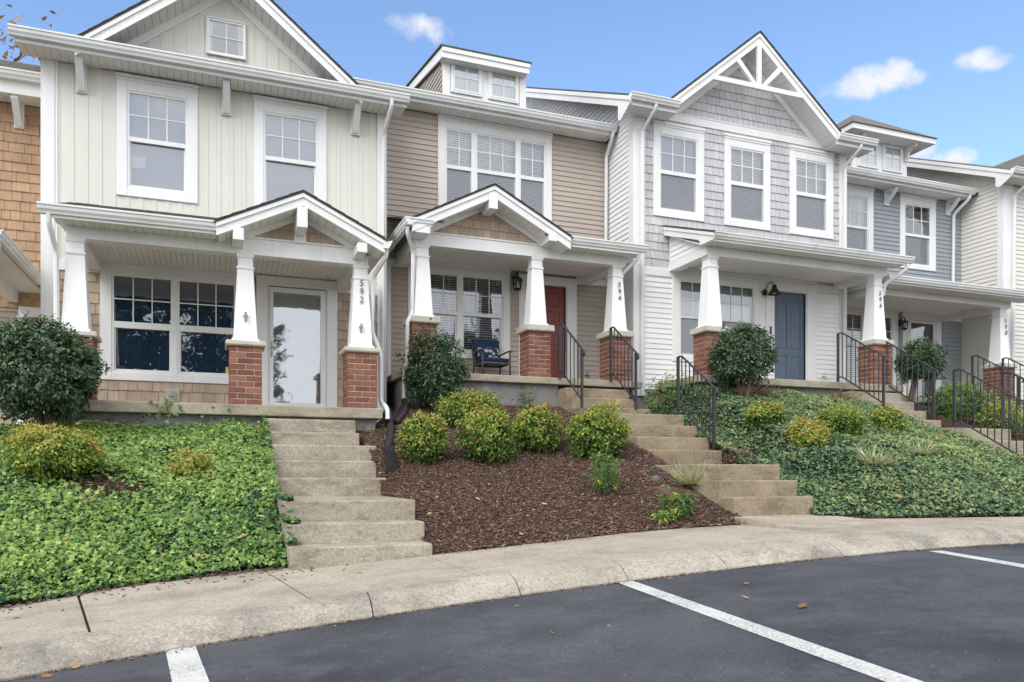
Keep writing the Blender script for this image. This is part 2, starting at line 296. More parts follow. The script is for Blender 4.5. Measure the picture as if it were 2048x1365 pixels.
# ------------------------------------------------------------------ helpers
RNG = random.Random(7)
def tag(o, label=None, cat=None, group=None, kind=None):
    if label: o['label'] = label
    if cat: o['category'] = cat
    if group: o['group'] = group
    if kind: o['kind'] = kind
    return o
def empty(name, loc, label=None, cat=None, group=None):
    o = bpy.data.objects.new(name, None); COL.objects.link(o); o.location = loc; o.empty_display_size = .2
    return tag(o, label, cat, group)
def inv_of(p):
    v = Vector((0, 0, 0))
    while p is not None: v += Vector(p.location); p = p.parent
    return Matrix.Translation(-v)
def attach(o, parent):
    if parent is not None:
        o.parent = parent; o.matrix_parent_inverse = inv_of(parent) if parent.type == 'EMPTY' else Matrix.Identity(4)
    return o
def link(name, me, parent=None, loc=None):
    o = bpy.data.objects.new(name, me); COL.objects.link(o)
    if loc is not None: o.location = loc
    return attach(o, parent)
class MB:
    """collects shapes into one mesh"""
    def __init__(s): s.v = []; s.f = []
    def add(s, vs, fs):
        n = len(s.v); s.v += [tuple(p) for p in vs]; s.f += [tuple(i + n for i in f) for f in fs]; return s
    def box(s, x0, x1, y0, y1, z0, z1):
        if x1 < x0: x0, x1 = x1, x0
        if y1 < y0: y0, y1 = y1, y0
        if z1 < z0: z0, z1 = z1, z0
        return s.add([(x0, y0, z0), (x1, y0, z0), (x1, y1, z0), (x0, y1, z0), (x0, y0, z1), (x1, y0, z1), (x1, y1, z1), (x0, y1, z1)],
              [(3, 2, 1, 0), (4, 5, 6, 7), (0, 1, 5, 4), (1, 2, 6, 5), (2, 3, 7, 6), (3, 0, 4, 7)])
    def prism(s, poly, axis, a, b):
        n = len(poly)
        P = {'x': lambda q, t: (t, q[0], q[1]), 'y': lambda q, t: (q[0], t, q[1]), 'z': lambda q, t: (q[0], q[1], t)}[axis]
        vs = [P(q, a) for q in poly] + [P(q, b) for q in poly]
        fs = [tuple(range(n))[::-1], tuple(range(n, 2 * n))] + [(i, (i + 1) % n, n + (i + 1) % n, n + i) for i in range(n)]
        return s.add(vs, fs)
    def hexa(s, bot, top):
        return s.add(list(bot) + list(top), [(3, 2, 1, 0), (4, 5, 6, 7), (0, 1, 5, 4), (1, 2, 6, 5), (2, 3, 7, 6), (3, 0, 4, 7)])
    def frustum(s, cx, cy, w0, d0, z0, w1, d1, z1):
        return s.hexa([(cx - w0 / 2, cy - d0 / 2, z0), (cx + w0 / 2, cy - d0 / 2, z0), (cx + w0 / 2, cy + d0 / 2, z0), (cx - w0 / 2, cy + d0 / 2, z0)],
                      [(cx - w1 / 2, cy - d1 / 2, z1), (cx + w1 / 2, cy - d1 / 2, z1), (cx + w1 / 2, cy + d1 / 2, z1), (cx - w1 / 2, cy + d1 / 2, z1)])
    def tube(s, pts, r, n=8, squash=1., phase=0., rads=None):
        pts = [Vector(p) for p in pts]; m = len(pts); base = len(s.v)
        up = Vector((0, 0, 1)); t0 = (pts[1] - pts[0]).normalized()
        ref = up if abs(t0.dot(up)) < .9 else Vector((1, 0, 0))
        for i, p in enumerate(pts):
            t = ((pts[min(i + 1, m - 1)] - pts[i]).normalized() + (pts[i] - pts[max(i - 1, 0)]).normalized())
            t = t.normalized() if t.length > 1e-6 else t0
            a = t.cross(ref); a = a.normalized() if a.length > 1e-6 else Vector((1, 0, 0)); bb = a.cross(t).normalized(); ref = bb
            rr = rads[i] if rads else r
            for k in range(n):
                q = 2 * math.pi * k / n + phase
                s.v.append(tuple(p + a * (rr * math.cos(q)) + bb * (rr * squash * math.sin(q))))
        for i in range(m - 1):
            for k in range(n):
                k2 = (k + 1) % n
                s.f.append((base + i * n + k, base + i * n + k2, base + (i + 1) * n + k2, base + (i + 1) * n + k))
        s.f.append(tuple(base + k for k in range(n))[::-1]); s.f.append(tuple(base + (m - 1) * n + k for k in range(n)))
        return s
    def lathe(s, cx, cy, prof, n=16):
        base = len(s.v)
        for r, z in prof:
            for k in range(n):
                q = 2 * math.pi * k / n; s.v.append((cx + r * math.cos(q), cy + r * math.sin(q), z))
        for i in range(len(prof) - 1):
            for k in range(n):
                k2 = (k + 1) % n; s.f.append((base + i * n + k, base + i * n + k2, base + (i + 1) * n + k2, base + (i + 1) * n + k))
        s.f.append(tuple(base + k for k in range(n))[::-1]); s.f.append(tuple(base + (len(prof) - 1) * n + k for k in range(n)))
        return s
    def mesh(s, name, mat, smooth=False):
        me = bpy.data.meshes.new(name); me.from_pydata(s.v, [], s.f)
        if mat: me.materials.append(MAT[mat])
        if smooth: me.polygons.foreach_set('use_smooth', [True] * len(me.polygons))
        me.update(); return me
    def obj(s, name, mat, parent=None, smooth=False, bevel=0., seg=2):
        o = link(name, s.mesh(name, mat, smooth), parent)
        if bevel:
            md = o.modifiers.new('bevel', 'BEVEL'); md.width = bevel; md.segments = seg; md.limit_method = 'ANGLE'; md.angle_limit = math.radians(50)
        return o
def clip_poly(poly, planes):
    """poly in (x, z); keep a*x + b*z <= c for each plane"""
    for a, b, c in planes:
        out = []
        for i in range(len(poly)):
            p, q = poly[i], poly[(i + 1) % len(poly)]
            dp, dq = a * p[0] + b * p[1] - c, a * q[0] + b * q[1] - c
            if dp <= 0: out.append(p)
            if dp * dq < 0:
                t = dp / (dp - dq); out.append((p[0] + (q[0] - p[0]) * t, p[1] + (q[1] - p[1]) * t))
        poly = out
        if len(poly) < 3: return []
    return poly
def area(poly): return abs(sum(poly[i][0] * poly[(i + 1) % len(poly)][1] - poly[(i + 1) % len(poly)][0] * poly[i][1] for i in range(len(poly)))) / 2
def minus(x0, x1, cuts):
    segs = [(x0, x1)]
    for a, b in cuts:
        nx = []
        for p, q in segs:
            if b <= p or a >= q: nx.append((p, q)); continue
            if a > p: nx.append((p, a))
            if b < q: nx.append((b, q))
        segs = nx
    return [s for s in segs if s[1] - s[0] > .015]
def wall(parent, mat, x0, x1, z0, z1, y, holes=(), thick=.14, name='wall'):
    zs = sorted({z0, z1} | {z for h in holes for z in h[2:4] if z0 < z < z1}); m = MB()
    for a, b in zip(zs, zs[1:]):
        mid = (a + b) / 2
        for p, q in minus(x0, x1, [(h[0], h[1]) for h in holes if h[2] < mid < h[3]]): m.box(p, q, y, y + thick, a, b)
    return m.obj(name, mat, parent)
def laps(parent, mat, x0, x1, z0, z1, y, pitch, holes=(), planes=(), name='siding_board', proud=.019):
    z = z0; n = 0
    while z < z1 - .01:
        zt = min(z + pitch, z1)
        cuts = [(h[0], h[1]) for h in holes if h[2] <= z + .015 and h[3] >= zt - .015]
        for p, q in minus(x0, x1, cuts):
            if planes:
                pl = clip_poly([(p, z), (q, z), (q, zt), (p, zt)], planes)
                if not pl or area(pl) < .001: continue
                m = MB(); k = len(pl)
                fr = [(a, y - proud + (proud - .004) * (b - z) / pitch, b) for a, b in pl]; bk = [(a, y, b) for a, b in pl]
                m.add(fr + bk, [tuple(range(k))] + [((i + 1) % k, i, k + i, k + (i + 1) % k) for i in range(k)])
            else:
                m = MB().prism([(y, z), (y - proud, z), (y - proud, z + .010), (y - .004, zt), (y, zt)], 'x', p, q)
            m.obj(name, mat, parent); n += 1
        z += pitch
    return n
def side_laps(parent, mat, x, y0, y1, z0, z1, pitch, rake=None, name='siding_board', proud=.019, sgn=-1):
    """lap boards on a wall at constant x; rake = (y_ref, z_ref, slope) upper limit"""
    z = z0
    while z < z1 - .01:
        zt = min(z + pitch, z1); ya = y0
        if rake: ya = max(y0, rake[0] + (zt - rake[1]) / rake[2])
        if y1 - ya > .03:
            MB().prism([(x, z), (x + sgn * proud, z), (x + sgn * proud, z + .01), (x + sgn * .004, zt), (x, zt)], 'y', ya, y1).obj(name, mat, parent)
        z += pitch
def shakes(parent, mat, x0, x1, z0, z1, y, course, wmin, wmax, holes=(), planes=(), name='shingle', limit=300, seed=1, off=None, ragged=.0, proud=.022):
    rg = random.Random(seed); pieces = []; z = z0; row = 0
    while z < z1 - .02:
        zt = min(z + course, z1); x = x0 - rg.random() * wmax
        while x < x1:
            w = rg.uniform(wmin, wmax); a, b = max(x, x0), min(x + w - .006, x1); x += w
            if b - a < .012: continue
            dz = rg.uniform(-ragged, ragged)
            cuts = [(h[0], h[1]) for h in holes if h[2] <= z + .02 and h[3] >= zt - .02]
            for p, q in minus(a, b, cuts):
                pl = [(p, z + dz - .004), (q, z + dz - .004), (q, zt), (p, zt)]
                if planes: pl = clip_poly(pl, planes)
                if pl and area(pl) > .0008: pieces.append((z, pl, rg.uniform(-.003, .003)))
        z += course; row += 1
    pieces.sort(key=lambda t: t[1][0][0] ** 2 + 0 * t[0]) if off is None else pieces.sort(key=off)
    rest = MB()
    for i, (zb, pl, dj) in enumerate(pieces):
        m = MB() if i < limit else rest; k = len(pl); pr = proud + dj
        fr = [(a, y - pr + (pr - .006) * max(0, b - zb) / course, b) for a, b in pl]; bk = [(a, y, b) for a, b in pl]
        m.add(fr + bk, [tuple(range(k))] + [((j + 1) % k, j, k + j, k + (j + 1) % k) for j in range(k)])
        if i < limit: m.obj(name, mat, parent)
    if rest.f: tag(rest.obj('shingle_field', mat, parent), kind='stuff')
    return len(pieces)
def soffit(parent, x0, x1, y0, y1, z, mat='soffit', pitch=.10, along='y', name='soffit', vents=False):
    """grooved vinyl panel, underside at z"""
    m = MB(); g = .006
    if along == 'y':
        x = x0
        while x < x1 - .01: m.box(x, min(x + pitch - g, x1), y0, y1, z, z + .012); x += pitch
    else:
        y = y0
        while y < y1 - .01: m.box(x0, x1, y, min(y + pitch - g, y1), z, z + .012); y += pitch
    o = m.obj(name, mat, parent)
    MB().box(x0, x1, y0, y1, z + .008, z + .022).obj('soffit_backing', 'soffit_groove', parent)
    if vents:
        v = MB(); x = x0 + .05
        while x < x1 - .04: v.box(x, x + .022, y1 - .03, y1 - .018, z - .002, z + .004); x += .12
        v.obj('soffit_vent', 'room_dark', parent)
    return o
GUT = [(0, 0), (-.075, 0), (-.083, .022), (-.105, .05), (-.112, .085), (-.125, .095), (-.125, .118), (-.112, .118), (-.108, .105), (0, .105)]
def gutter_x(parent, x0, x1, y, z, mat='gutter_white', s=1.):
    """y = fascia face, z = bottom"""
    return MB().prism([(y + a * s, z + b * s) for a, b in GUT], 'x', x0, x1).obj('gutter', mat, parent)
def gutter_y(parent, y0, y1, x, z, sgn=1, mat='gutter_white'):
    return MB().prism([(x - a * sgn, z + b) for a, b in GUT], 'y', y0, y1).obj('gutter', mat, parent)
def downspout(parent, pts, r=.040, mat='gutter_white', straps=True):
    # round the elbows
    P = [Vector(p) for p in pts]; Q = [P[0]]
    for a, b, c in zip(P, P[1:], P[2:]):
        d1, d2 = (a - b), (c - b); k = min(.07, d1.length * .4, d2.length * .4)
        s, e = b + d1.normalized() * k, b + d2.normalized() * k
        for t in (0, .33, .67, 1): Q.append(s * (1 - t) ** 2 + b * 2 * t * (1 - t) + e * t ** 2)
    Q.append(P[-1])
    return MB().tube(Q, r, 8, .8, math.pi / 8).obj('downspout', mat, parent, bevel=0)
def muntins(m, x0, x1, z0, z1, nx, nz, y, w=.016):
    for i in range(1, nx): m.box(x0 + (x1 - x0) * i / nx - w / 2, x0 + (x1 - x0) * i / nx + w / 2, y - .008, y + .004, z0, z1)
    for j in range(1, nz): m.box(x0, x1, y - .009, y + .003, z0 + (z1 - z0) * j / nz - w / 2, z0 + (z1 - z0) * j / nz + w / 2)
def blinds(win, x0, x1, z0, z1, y, tilt=.75, pitch=.04, mat='blind_white', name='blinds'):
    m = MB(); z = z0; hw = .024
    dy, dz = hw * math.cos(tilt), hw * math.sin(tilt)
    while z < z1:
        m.hexa([(x0, y - dy, z - dz), (x1, y - dy, z - dz), (x1, y + dy, z + dz), (x0, y + dy, z + dz)],
               [(x0, y - dy, z - dz + .003), (x1, y - dy, z - dz + .003), (x1, y + dy, z + dz + .003), (x0, y + dy, z + dz + .003)])
        z += pitch
    for xx in (x0 + (x1 - x0) * .18, x0 + (x1 - x0) * .82): m.box(xx - .002, xx + .002, y - dy - .002, y - dy, z0, z1)
    return m.obj(name, mat, win)
def pane(parent, x0, x1, y, z0, z1, mat, name='pane'):
    return MB().add([(x0, y, z0), (x1, y, z0), (x1, y, z1), (x0, y, z1)], [(0, 1, 2, 3)]).obj(name, mat, parent)
def window(parent, casing, units, gz0, gz1, rail, y, grids, upper='reflection_lavender', lower=None, lower_screen=True, glass='glass', lglass=None, shade_split=None, proud=.04, label=None, fixed=False):
    """casing = (x0, x1, z0, z1); units = glass x ranges; rail = (upper glass bottom, lower glass top)"""
    cx0, cx1, cz0, cz1 = casing; g0, g1 = units[0][0], units[-1][1]; fr = .03
    m = MB()
    m.box(cx0, g0 - fr, y - proud, y + .02, cz0, cz1); m.box(g1 + fr, cx1, y - proud, y + .02, cz0, cz1)
    m.box(g0 - fr, g1 + fr, y - proud + .003, y + .02, gz1 + fr, cz1); m.box(g0 - fr, g1 + fr, y - proud + .003, y + .02, cz0, gz0 - fr)
    for a, b in zip(units, units[1:]): m.box(a[1] + fr, b[0] - fr, y - proud + .008, y + .03, gz0 - fr, gz1 + fr)
    win = m.obj('window', 'trim_white', parent, bevel=.004, seg=1)
    if label: win['label'] = label
    if not fixed and cz1 - gz1 > .15:
        MB().box(cx0 - .012, cx1 + .012, y - proud - .022, y - .002, cz1 - .035, cz1 + .012).box(cx0 - .004, cx1 + .004, y - proud - .010, y - .002, cz1 - .075, cz1 - .04).obj('head_moulding', 'trim_white', win)
    ya = y - .012; yb = y + .022                               # upper and lower sash planes
    for i, (a, b) in enumerate(units):
        nx, nz = grids[i] if isinstance(grids, list) else grids
        s = MB()
        if fixed:
            s.box(a - fr, a, ya - .012, ya + .02, gz0 - fr, gz1 + fr); s.box(b, b + fr, ya - .012, ya + .02, gz0 - fr, gz1 + fr)
            s.box(a, b, ya - .011, ya + .02, gz1, gz1 + fr); s.box(a, b, ya - .011, ya + .02, gz0 - fr, gz0)
            muntins(s, a, b, gz0, gz1, nx, nz, ya)
            s.obj('sash', 'trim_white', win); zu = gz0
        else:
            s.box(a - fr, a, ya - .012, ya + .03, gz0 - fr, gz1 + fr); s.box(b, b + fr, ya - .012, ya + .03, gz0 - fr, gz1 + fr)
            s.box(a, b, ya - .011, ya + .03, gz1, gz1 + fr); s.box(a, b, ya - .011, ya + .02, gz0 - fr, gz0)
            s.box(a, b, ya - .010, ya + .03, rail[1], rail[0])
            muntins(s, a, b, rail[0], gz1, nx, nz, ya)
            s.obj('sash', 'trim_white', win); zu = rail[0]
            l = MB(); l.box(a, a + .022, yb - .008, yb + .02, gz0, rail[1]); l.box(b - .022, b, yb - .008, yb + .02, gz0, rail[1])
            l.box(a + .022, b - .022, yb - .007, yb + .02, gz0, gz0 + .03); l.obj('lower_sash', 'trim_white', win)
            pane(win, a, b, yb + .006, gz0, rail[1], lglass or glass)
            if lower_screen: pane(win, a, b, ya + .009, gz0, rail[1], 'insect_screen', 'insect_screen')
        for p in range(nx):
            for q in range(nz):
                pane(win, a + (b - a) * p / nx, a + (b - a) * (p + 1) / nx, ya + .001, zu + (gz1 - zu) * q / nz, zu + (gz1 - zu) * (q + 1) / nz, glass)
        for kind, z0, z1 in ((upper, zu - .01, gz1 + .01),) + (() if fixed else ((lower or upper, gz0 - .01, zu - .01),)):
            if kind.startswith('blinds'):
                mt = 'blind_grey' if kind.endswith('grey') else 'blind_white'
                blinds(win, a - .01, b + .01, z0, z1, y + .085, .35 if 'open' in kind else .95, .045 if 'open' in kind else .04, mt)
            elif kind == 'split':
                zm = z0 + (z1 - z0) * .5
                blinds(win, a - .01, b + .01, zm, z1, y + .085, .9, .035, 'blind_grey')
                MB().box(a - .01, b + .01, y + .07, y + .078, z0, zm).obj('back_panel', 'blind_white', win)  # plain white panel behind the lower half of this sash
            elif kind == 'none': pass
            else: MB().box(a - .01, b + .01, y + .07, y + .078, z0, z1).obj('back_panel', kind, win)  # plain panel behind the glass; the lavender one imitates reflected sky
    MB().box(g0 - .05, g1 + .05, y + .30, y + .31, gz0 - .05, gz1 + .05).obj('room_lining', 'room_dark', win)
    return win
def panel_door(parent, x0, x1, z0, z1, y, mat, panels, name='door', label=None, knob=None):
    d = MB().box(x0, x1, y, y + .04, z0, z1).obj(name, mat, parent)
    if label: d['label'] = label
    w, h = x1 - x0, z1 - z0; ed = MB(); xs = sorted({0., 1.} | {p for q in panels for p in (q[0], q[1])}); 
    # stiles and rails stand proud of the recessed field; raised centre panels
    cuts = panels; zs = sorted({0., 1.} | {p for q in panels for p in (q[2], q[3])})
    for a, b in zip(zs, zs[1:]):
        mid = (a + b) / 2
        for p, q in minus(0, 1, [(c[0], c[1]) for c in cuts if c[2] < mid < c[3]]): ed.box(x0 + p * w, x0 + q * w, y - .012, y + .01, z0 + a * h, z0 + b * h)
    ed.obj('door_frame', mat, d)
    for c in cuts:
        a, b, e, g = x0 + c[0] * w + .028, x0 + c[1] * w - .028, z0 + c[2] * h + .028, z0 + c[3] * h - .028
        MB().hexa([(a, y - .010, e), (b, y - .010, e), (b, y - .010, g), (a, y - .010, g)], [(a - .018, y + .004, e - .018), (b + .018, y + .004, e - .018), (b + .018, y + .004, g + .018), (a - .018, y + .004, g + .018)]).obj('door_panel', mat, d)
    if knob:
        MB().lathe(0, 0, [(.0, 0), (.028, .002), (.028, .012), (.012, .018), (.012, .04), (.026, .05), (.03, .065), (.02, .08), (0, .082)], 12)
        k = MB().lathe(0, 0, [(.001, 0), (.028, .002), (.028, .012), (.012, .018), (.012, .04), (.026, .05), (.03, .065), (.02, .08), (.001, .082)], 12)
        k.v = [(knob[0] + a, y - .01 - c, knob[1] + b) for a, b, c in k.v]; k.obj('door_knob', knob[2] if len(knob) > 2 else 'bronze', d, smooth=True)
    return d
SIX = [(.12, .46, .80, .94), (.54, .88, .80, .94), (.12, .46, .42, .76), (.54, .88, .42, .76), (.12, .46, .10, .36), (.54, .88, .10, .36)]
FOUR = [(.12, .45, .42, .92), (.55, .88, .42, .92), (.12, .45, .09, .35), (.55, .88, .09, .35)]
def door_casing(parent, x0, x1, z1, z0, y, dx0, dx1, dz1, proud=.04):
    m = MB(); m.box(x0, dx0, y - proud, y + .02, z0, z1); m.box(dx1, x1, y - proud, y + .02, z0, z1); m.box(dx0, dx1, y - proud + .003, y + .02, dz1, z1)
    m.box(dx0, dx0 + .02, y - .02, y + .12, z0, dz1); m.box(dx1 - .02, dx1, y - .02, y + .12, z0, dz1)
    return m.obj('door_casing', 'trim_white', parent, bevel=.004, seg=1)
BRICKS = {}
def brick_mesh(w, d, h):
    k = (round(w, 3), round(d, 3), round(h, 3))
    if k not in BRICKS:
        b = .004; m = MB()
        m.frustum(0, 0, w - .006, d - .006, -h / 2, w, d, -h / 2 + b); m.frustum(0, 0, w, d, -h / 2 + b, w, d, h / 2 - b); m.frustum(0, 0, w, d, h / 2 - b, w - .006, d - .006, h / 2)
        BRICKS[k] = m.mesh('brick', 'brick')
    return BRICKS[k]
def pier(parent, cx, yf, w, z0, z1, seed=0):
    """brick pier, front face at yf, square w"""
    rg = random.Random(seed); core = MB().box(cx - w / 2 + .008, cx + w / 2 - .008, yf + .008, yf + w - .008, z0, z1).obj('brick_pier', 'mortar', parent)
    course = (z1 - z0) / round((z1 - z0) / .083); n = round((z1 - z0) / course); j = .011
    def put(x0, x1, y0, y1, z):
        o = link('brick', brick_mesh(x1 - x0, y1 - y0, course - j), core)
        o.location = ((x0 + x1) / 2 + rg.uniform(-.0015, .0015), (y0 + y1) / 2 + rg.uniform(-.0025, .0015), z + course / 2)
    t = .095; x0, x1, y0, y1 = cx - w / 2, cx + w / 2, yf, yf + w
    for i in range(n):
        z = z0 + i * course
        if i % 2 == 0:
            m = (x0 + x1) / 2; put(x0, m - j / 2, y0, y0 + t, z); put(m + j / 2, x1, y0, y0 + t, z)
            put(x0, m - j / 2, y1 - t, y1, z); put(m + j / 2, x1, y1 - t, y1, z)
            put(x0, x0 + t, y0 + t + j, y1 - t - j, z); put(x1 - t, x1, y0 + t + j, y1 - t - j, z)
        else:
            m = (y0 + y1) / 2
            for xa, xb in ((x0, x0 + t), (x1 - t, x1)): put(xa, xb, y0, m - j / 2, z); put(xa, xb, m + j / 2, y1, z)
            put(x0 + t + j, x1 - t - j, y0, y0 + t, z); put(x0 + t + j, x1 - t - j, y1 - t, y1, z)
    return core
def column(parent, cx, yf, floor, cap0, cap1, top, seed, w=.42):
    cy = yf + w / 2
    pier(parent, cx, yf, w, floor, cap0, seed)
    MB().frustum(cx, cy, w + .07, w + .07, cap0, w + .10, w + .10, cap0 + .02).frustum(cx, cy, w + .10, w + .10, cap0 + .02, w + .09, w + .09, cap1 - .012).frustum(cx, cy, w + .09, w + .09, cap1 - .012, w + .06, w + .06, cap1).obj('pier_cap', 'pier_stone', parent)
    b0, b1 = .315, .185; H = top - cap1
    def wd(z): return b0 + (b1 - b0) * (z - cap1) / H
    c = MB(); c.frustum(cx, cy, wd(cap1), wd(cap1), cap1, wd(top - .03), wd(top - .03), top - .03)
    o = c.obj('porch_column', 'column_white', parent, bevel=.004, seg=1)
    MB().frustum(cx, cy, b0 + .045, b0 + .045, cap1 + .001, b0 + .035, b0 + .035, cap1 + .035).obj('column_base', 'column_white', o)
    MB().frustum(cx, cy, b1 + .03, b1 + .03, top - .045, b1 + .045, b1 + .045, top).obj('column_capital', 'column_white', o)
    z = top - .19; MB().frustum(cx, cy, wd(z) + .026, wd(z) + .026, z - .014, wd(z) + .03, wd(z) + .03, z + .012).obj('column_band', 'column_white', o)
    return o, (cx, cy, wd)
def digits(parent, text, cx, y, ztop, h=.090, step=.121, lean=0.):
    for i, ch in enumerate(text):
        cu = bpy.data.curves.new('digit', 'FONT'); cu.body = ch; cu.size = h / .70; cu.extrude = .003; cu.align_x = 'CENTER'; cu.shear = .12; cu.offset = .0
        t = bpy.data.objects.new('digit_text', cu); COL.objects.link(t)
        bpy.context.view_layer.update()
        me = bpy.data.meshes.new_from_object(t.evaluated_get(bpy.context.evaluated_depsgraph_get())); bpy.data.objects.remove(t)
        me.materials.clear(); me.materials.append(MAT['number_metal'])
        R = Matrix.Rotation(math.pi / 2, 4, 'X'); S = Matrix.Diagonal((.88, 1, 1, 1))
        z = ztop - h - i * step
        me.transform(Matrix.Translation((cx, y + lean * (ztop - z), z)) @ R @ S)
        link('digit', me, parent)
def gable_roof(parent, cx, half, z_apex, slope, y0, y1, thick, mat='roof_dark', fascia=.20, over=.03, name='gable_roof', fmat='trim_white', feet=None, soff=None):
    """front gable: two slopes, rake fascia boards at y0; z_apex = top of roofing; y1 = how far it runs back"""
    out = []
    for s in (-1, 1):
        hf = half if feet is None else feet[0 if s < 0 else 1]
        m = MB(); a = [(cx, z_apex), (cx + s * (hf + over), z_apex - slope * (hf + over)), (cx + s * (hf + over), z_apex - slope * (hf + over) - thick), (cx, z_apex - thick)]
        m.prism(a, 'y', y0 - .03, y1); m.obj(name, mat, parent)
        # stepped shingle butt edges along the rake
        e = MB(); n = max(3, int(hf / .16))
        for i in range(n):
            xa, xb = hf * i / n, hf * (i + 1) / n
            e.prism([(cx + s * xa, z_apex - slope * xa + .004), (cx + s * xb, z_apex - slope * xb + .014), (cx + s * xb, z_apex - slope * xb - .004), (cx + s * xa, z_apex - slope * xa - .004)], 'y', y0 - .04, y0 + .25)
        e.obj('shingle_edge', mat, parent)
        zt = z_apex - thick - .001
        MB().prism([(cx, zt), (cx + s * hf, zt - slope * hf), (cx + s * hf, zt - slope * hf - fascia), (cx, zt - fascia)], 'y', y0, y0 + .03).obj('rake_board', fmat, parent)
        MB().prism([(cx, zt), (cx + s * hf, zt - slope * hf), (cx + s * hf, zt - slope * hf - fascia * .34), (cx, zt - fascia * .34)], 'y', y0 - .022, y0 - .001).obj('rake_trim', fmat, parent)
    return out
def rake_soffit(parent, cx, half, zt, slope, y0, y1, mat='soffit', pitch=.10):
    """sloped soffit panels under a front gable overhang, groove lines across the slope"""
    for s in (-1, 1):
        m = MB(); L = half; n = int(L / pitch)
        for i in range(n):
            a, b = L * i / n + .003, L * (i + 1) / n - .003
            m.prism([(cx + s * a, zt - slope * a), (cx + s * b, zt - slope * b), (cx + s * b, zt - slope * b + .012), (cx + s * a, zt - slope * a + .012)], 'y', y0, y1)
        m.obj('rake_soffit', mat, parent)
        MB().prism([(cx, zt + .010), (cx + s * L, zt - slope * L + .010), (cx + s * L, zt - slope * L + .022), (cx, zt + .022)], 'y', y0, y1).obj('soffit_backing', 'soffit_groove', parent)
def rake_trim_wall(parent, cx, zi, slope, half_in, w, y, mat='trim_white'):
    """white band on the wall along the rake: inner triangle apex zi, vertical width w"""
    for s in (-1, 1):
        MB().prism([(cx, zi), (cx + s * half_in, zi - slope * half_in), (cx + s * (half_in + w / slope), zi - slope * half_in), (cx, zi + w)], 'y', y - .03, y + .01).obj('frieze_board', mat, parent)
def shed_roof(parent, x0, x1, y0, y1, z0, slope, mat='roof_dark', thick=.03, courses=True, name='porch_roof'):
    m = MB(); z1 = z0 + slope * (y1 - y0); m.prism([(y0, z0), (y1, z1), (y1, z1 - thick), (y0, z0 - thick)], 'x', x0, x1); o = m.obj(name, mat, parent)
    if courses:
        c = MB(); y = y0; rg = random.Random(int(x0 * 100))
        while y < y1 - .02:
            x = x0 - rg.random() * .3; yb = min(y + .15, y1)
            while x < x1:
                w = rg.uniform(.22, .42); a, b = max(x, x0), min(x + w - .006, x1); x += w; t = rg.uniform(.006, .014)
                if b - a > .03: c.prism([(y, z0 + slope * (y - y0)), (y, z0 + slope * (y - y0) + t), (yb, z0 + slope * (yb - y0) + .003), (yb, z0 + slope * (yb - y0))], 'x', a, b)
            y += .15
        tag(c.obj('roof_shingles', mat, o), kind='stuff')
    return o
# ------------------------------------------------------------------ ground form
def lerp(x, pts):
    if x <= pts[0][0]: return pts[0][1]
    for (a, b), (c, d) in zip(pts, pts[1:]):
        if x <= c: return b + (d - b) * (x - a) / (c - a)
    return pts[-1][1]
def road_z(x): return lerp(x, [(-20, -2.43), (4.5, -.715), (5.5, -.668), (6.5, -.645), (20, -.55)])
KB = [(-12, 2.0), (-6, 3.3), (-3, 4.25), (-1.06, 4.90), (-.26, 5.09), (.99, 5.27), (2.07, 5.33), (2.92, 5.33), (3.95, 5.25), (5.02, 5.17), (7.09, 5.12), (12, 5.0), (18, 4.9)]
KT = [(-12, 2.4), (-6, 3.66), (-3, 4.55), (-1.16, 5.16), (-.28, 5.34), (.61, 5.46), (1.87, 5.60), (4.34, 5.60), (5.9, 5.52), (7.5, 5.43), (12, 5.3), (18, 5.2)]
YB = [(-12, 3.9), (-6, 5.2), (-3, 6.2), (-1.5, 6.85), (-.5, 7.38), (.64, 7.42), (1.93, 7.15), (4, 7.22), (5.42, 7.0), (6.5, 7.1), (7.05, 6.9), (8.8, 6.45), (14, 6.4), (20, 6.3)]
def smooth(x, pts, w=.5):
    return sum(lerp(x + d * w, pts) for d in (-1, -.5, 0, .5, 1)) / 5
def terr(x, y):
    yb = lerp(x, YB); zb = road_z(x) + .155
    yt = lerp(x, [(2.2, 11.2), (2.9, 12.5), (7.1, 12.5), (7.7, 11.7), (12.4, 11.7), (13, 12.4)])
    zt = lerp(x, [(-4, .55), (2.2, .62), (2.9, 1.15), (7.1, 1.2), (7.7, 1.45), (12.4, 1.45), (13, 1.35)])
    t = max(0, min(1, (y - yb) / (yt - yb))); g = .85 * t + .15 * math.sin(t * math.pi / 2)
    return zb + (zt - zb) * g

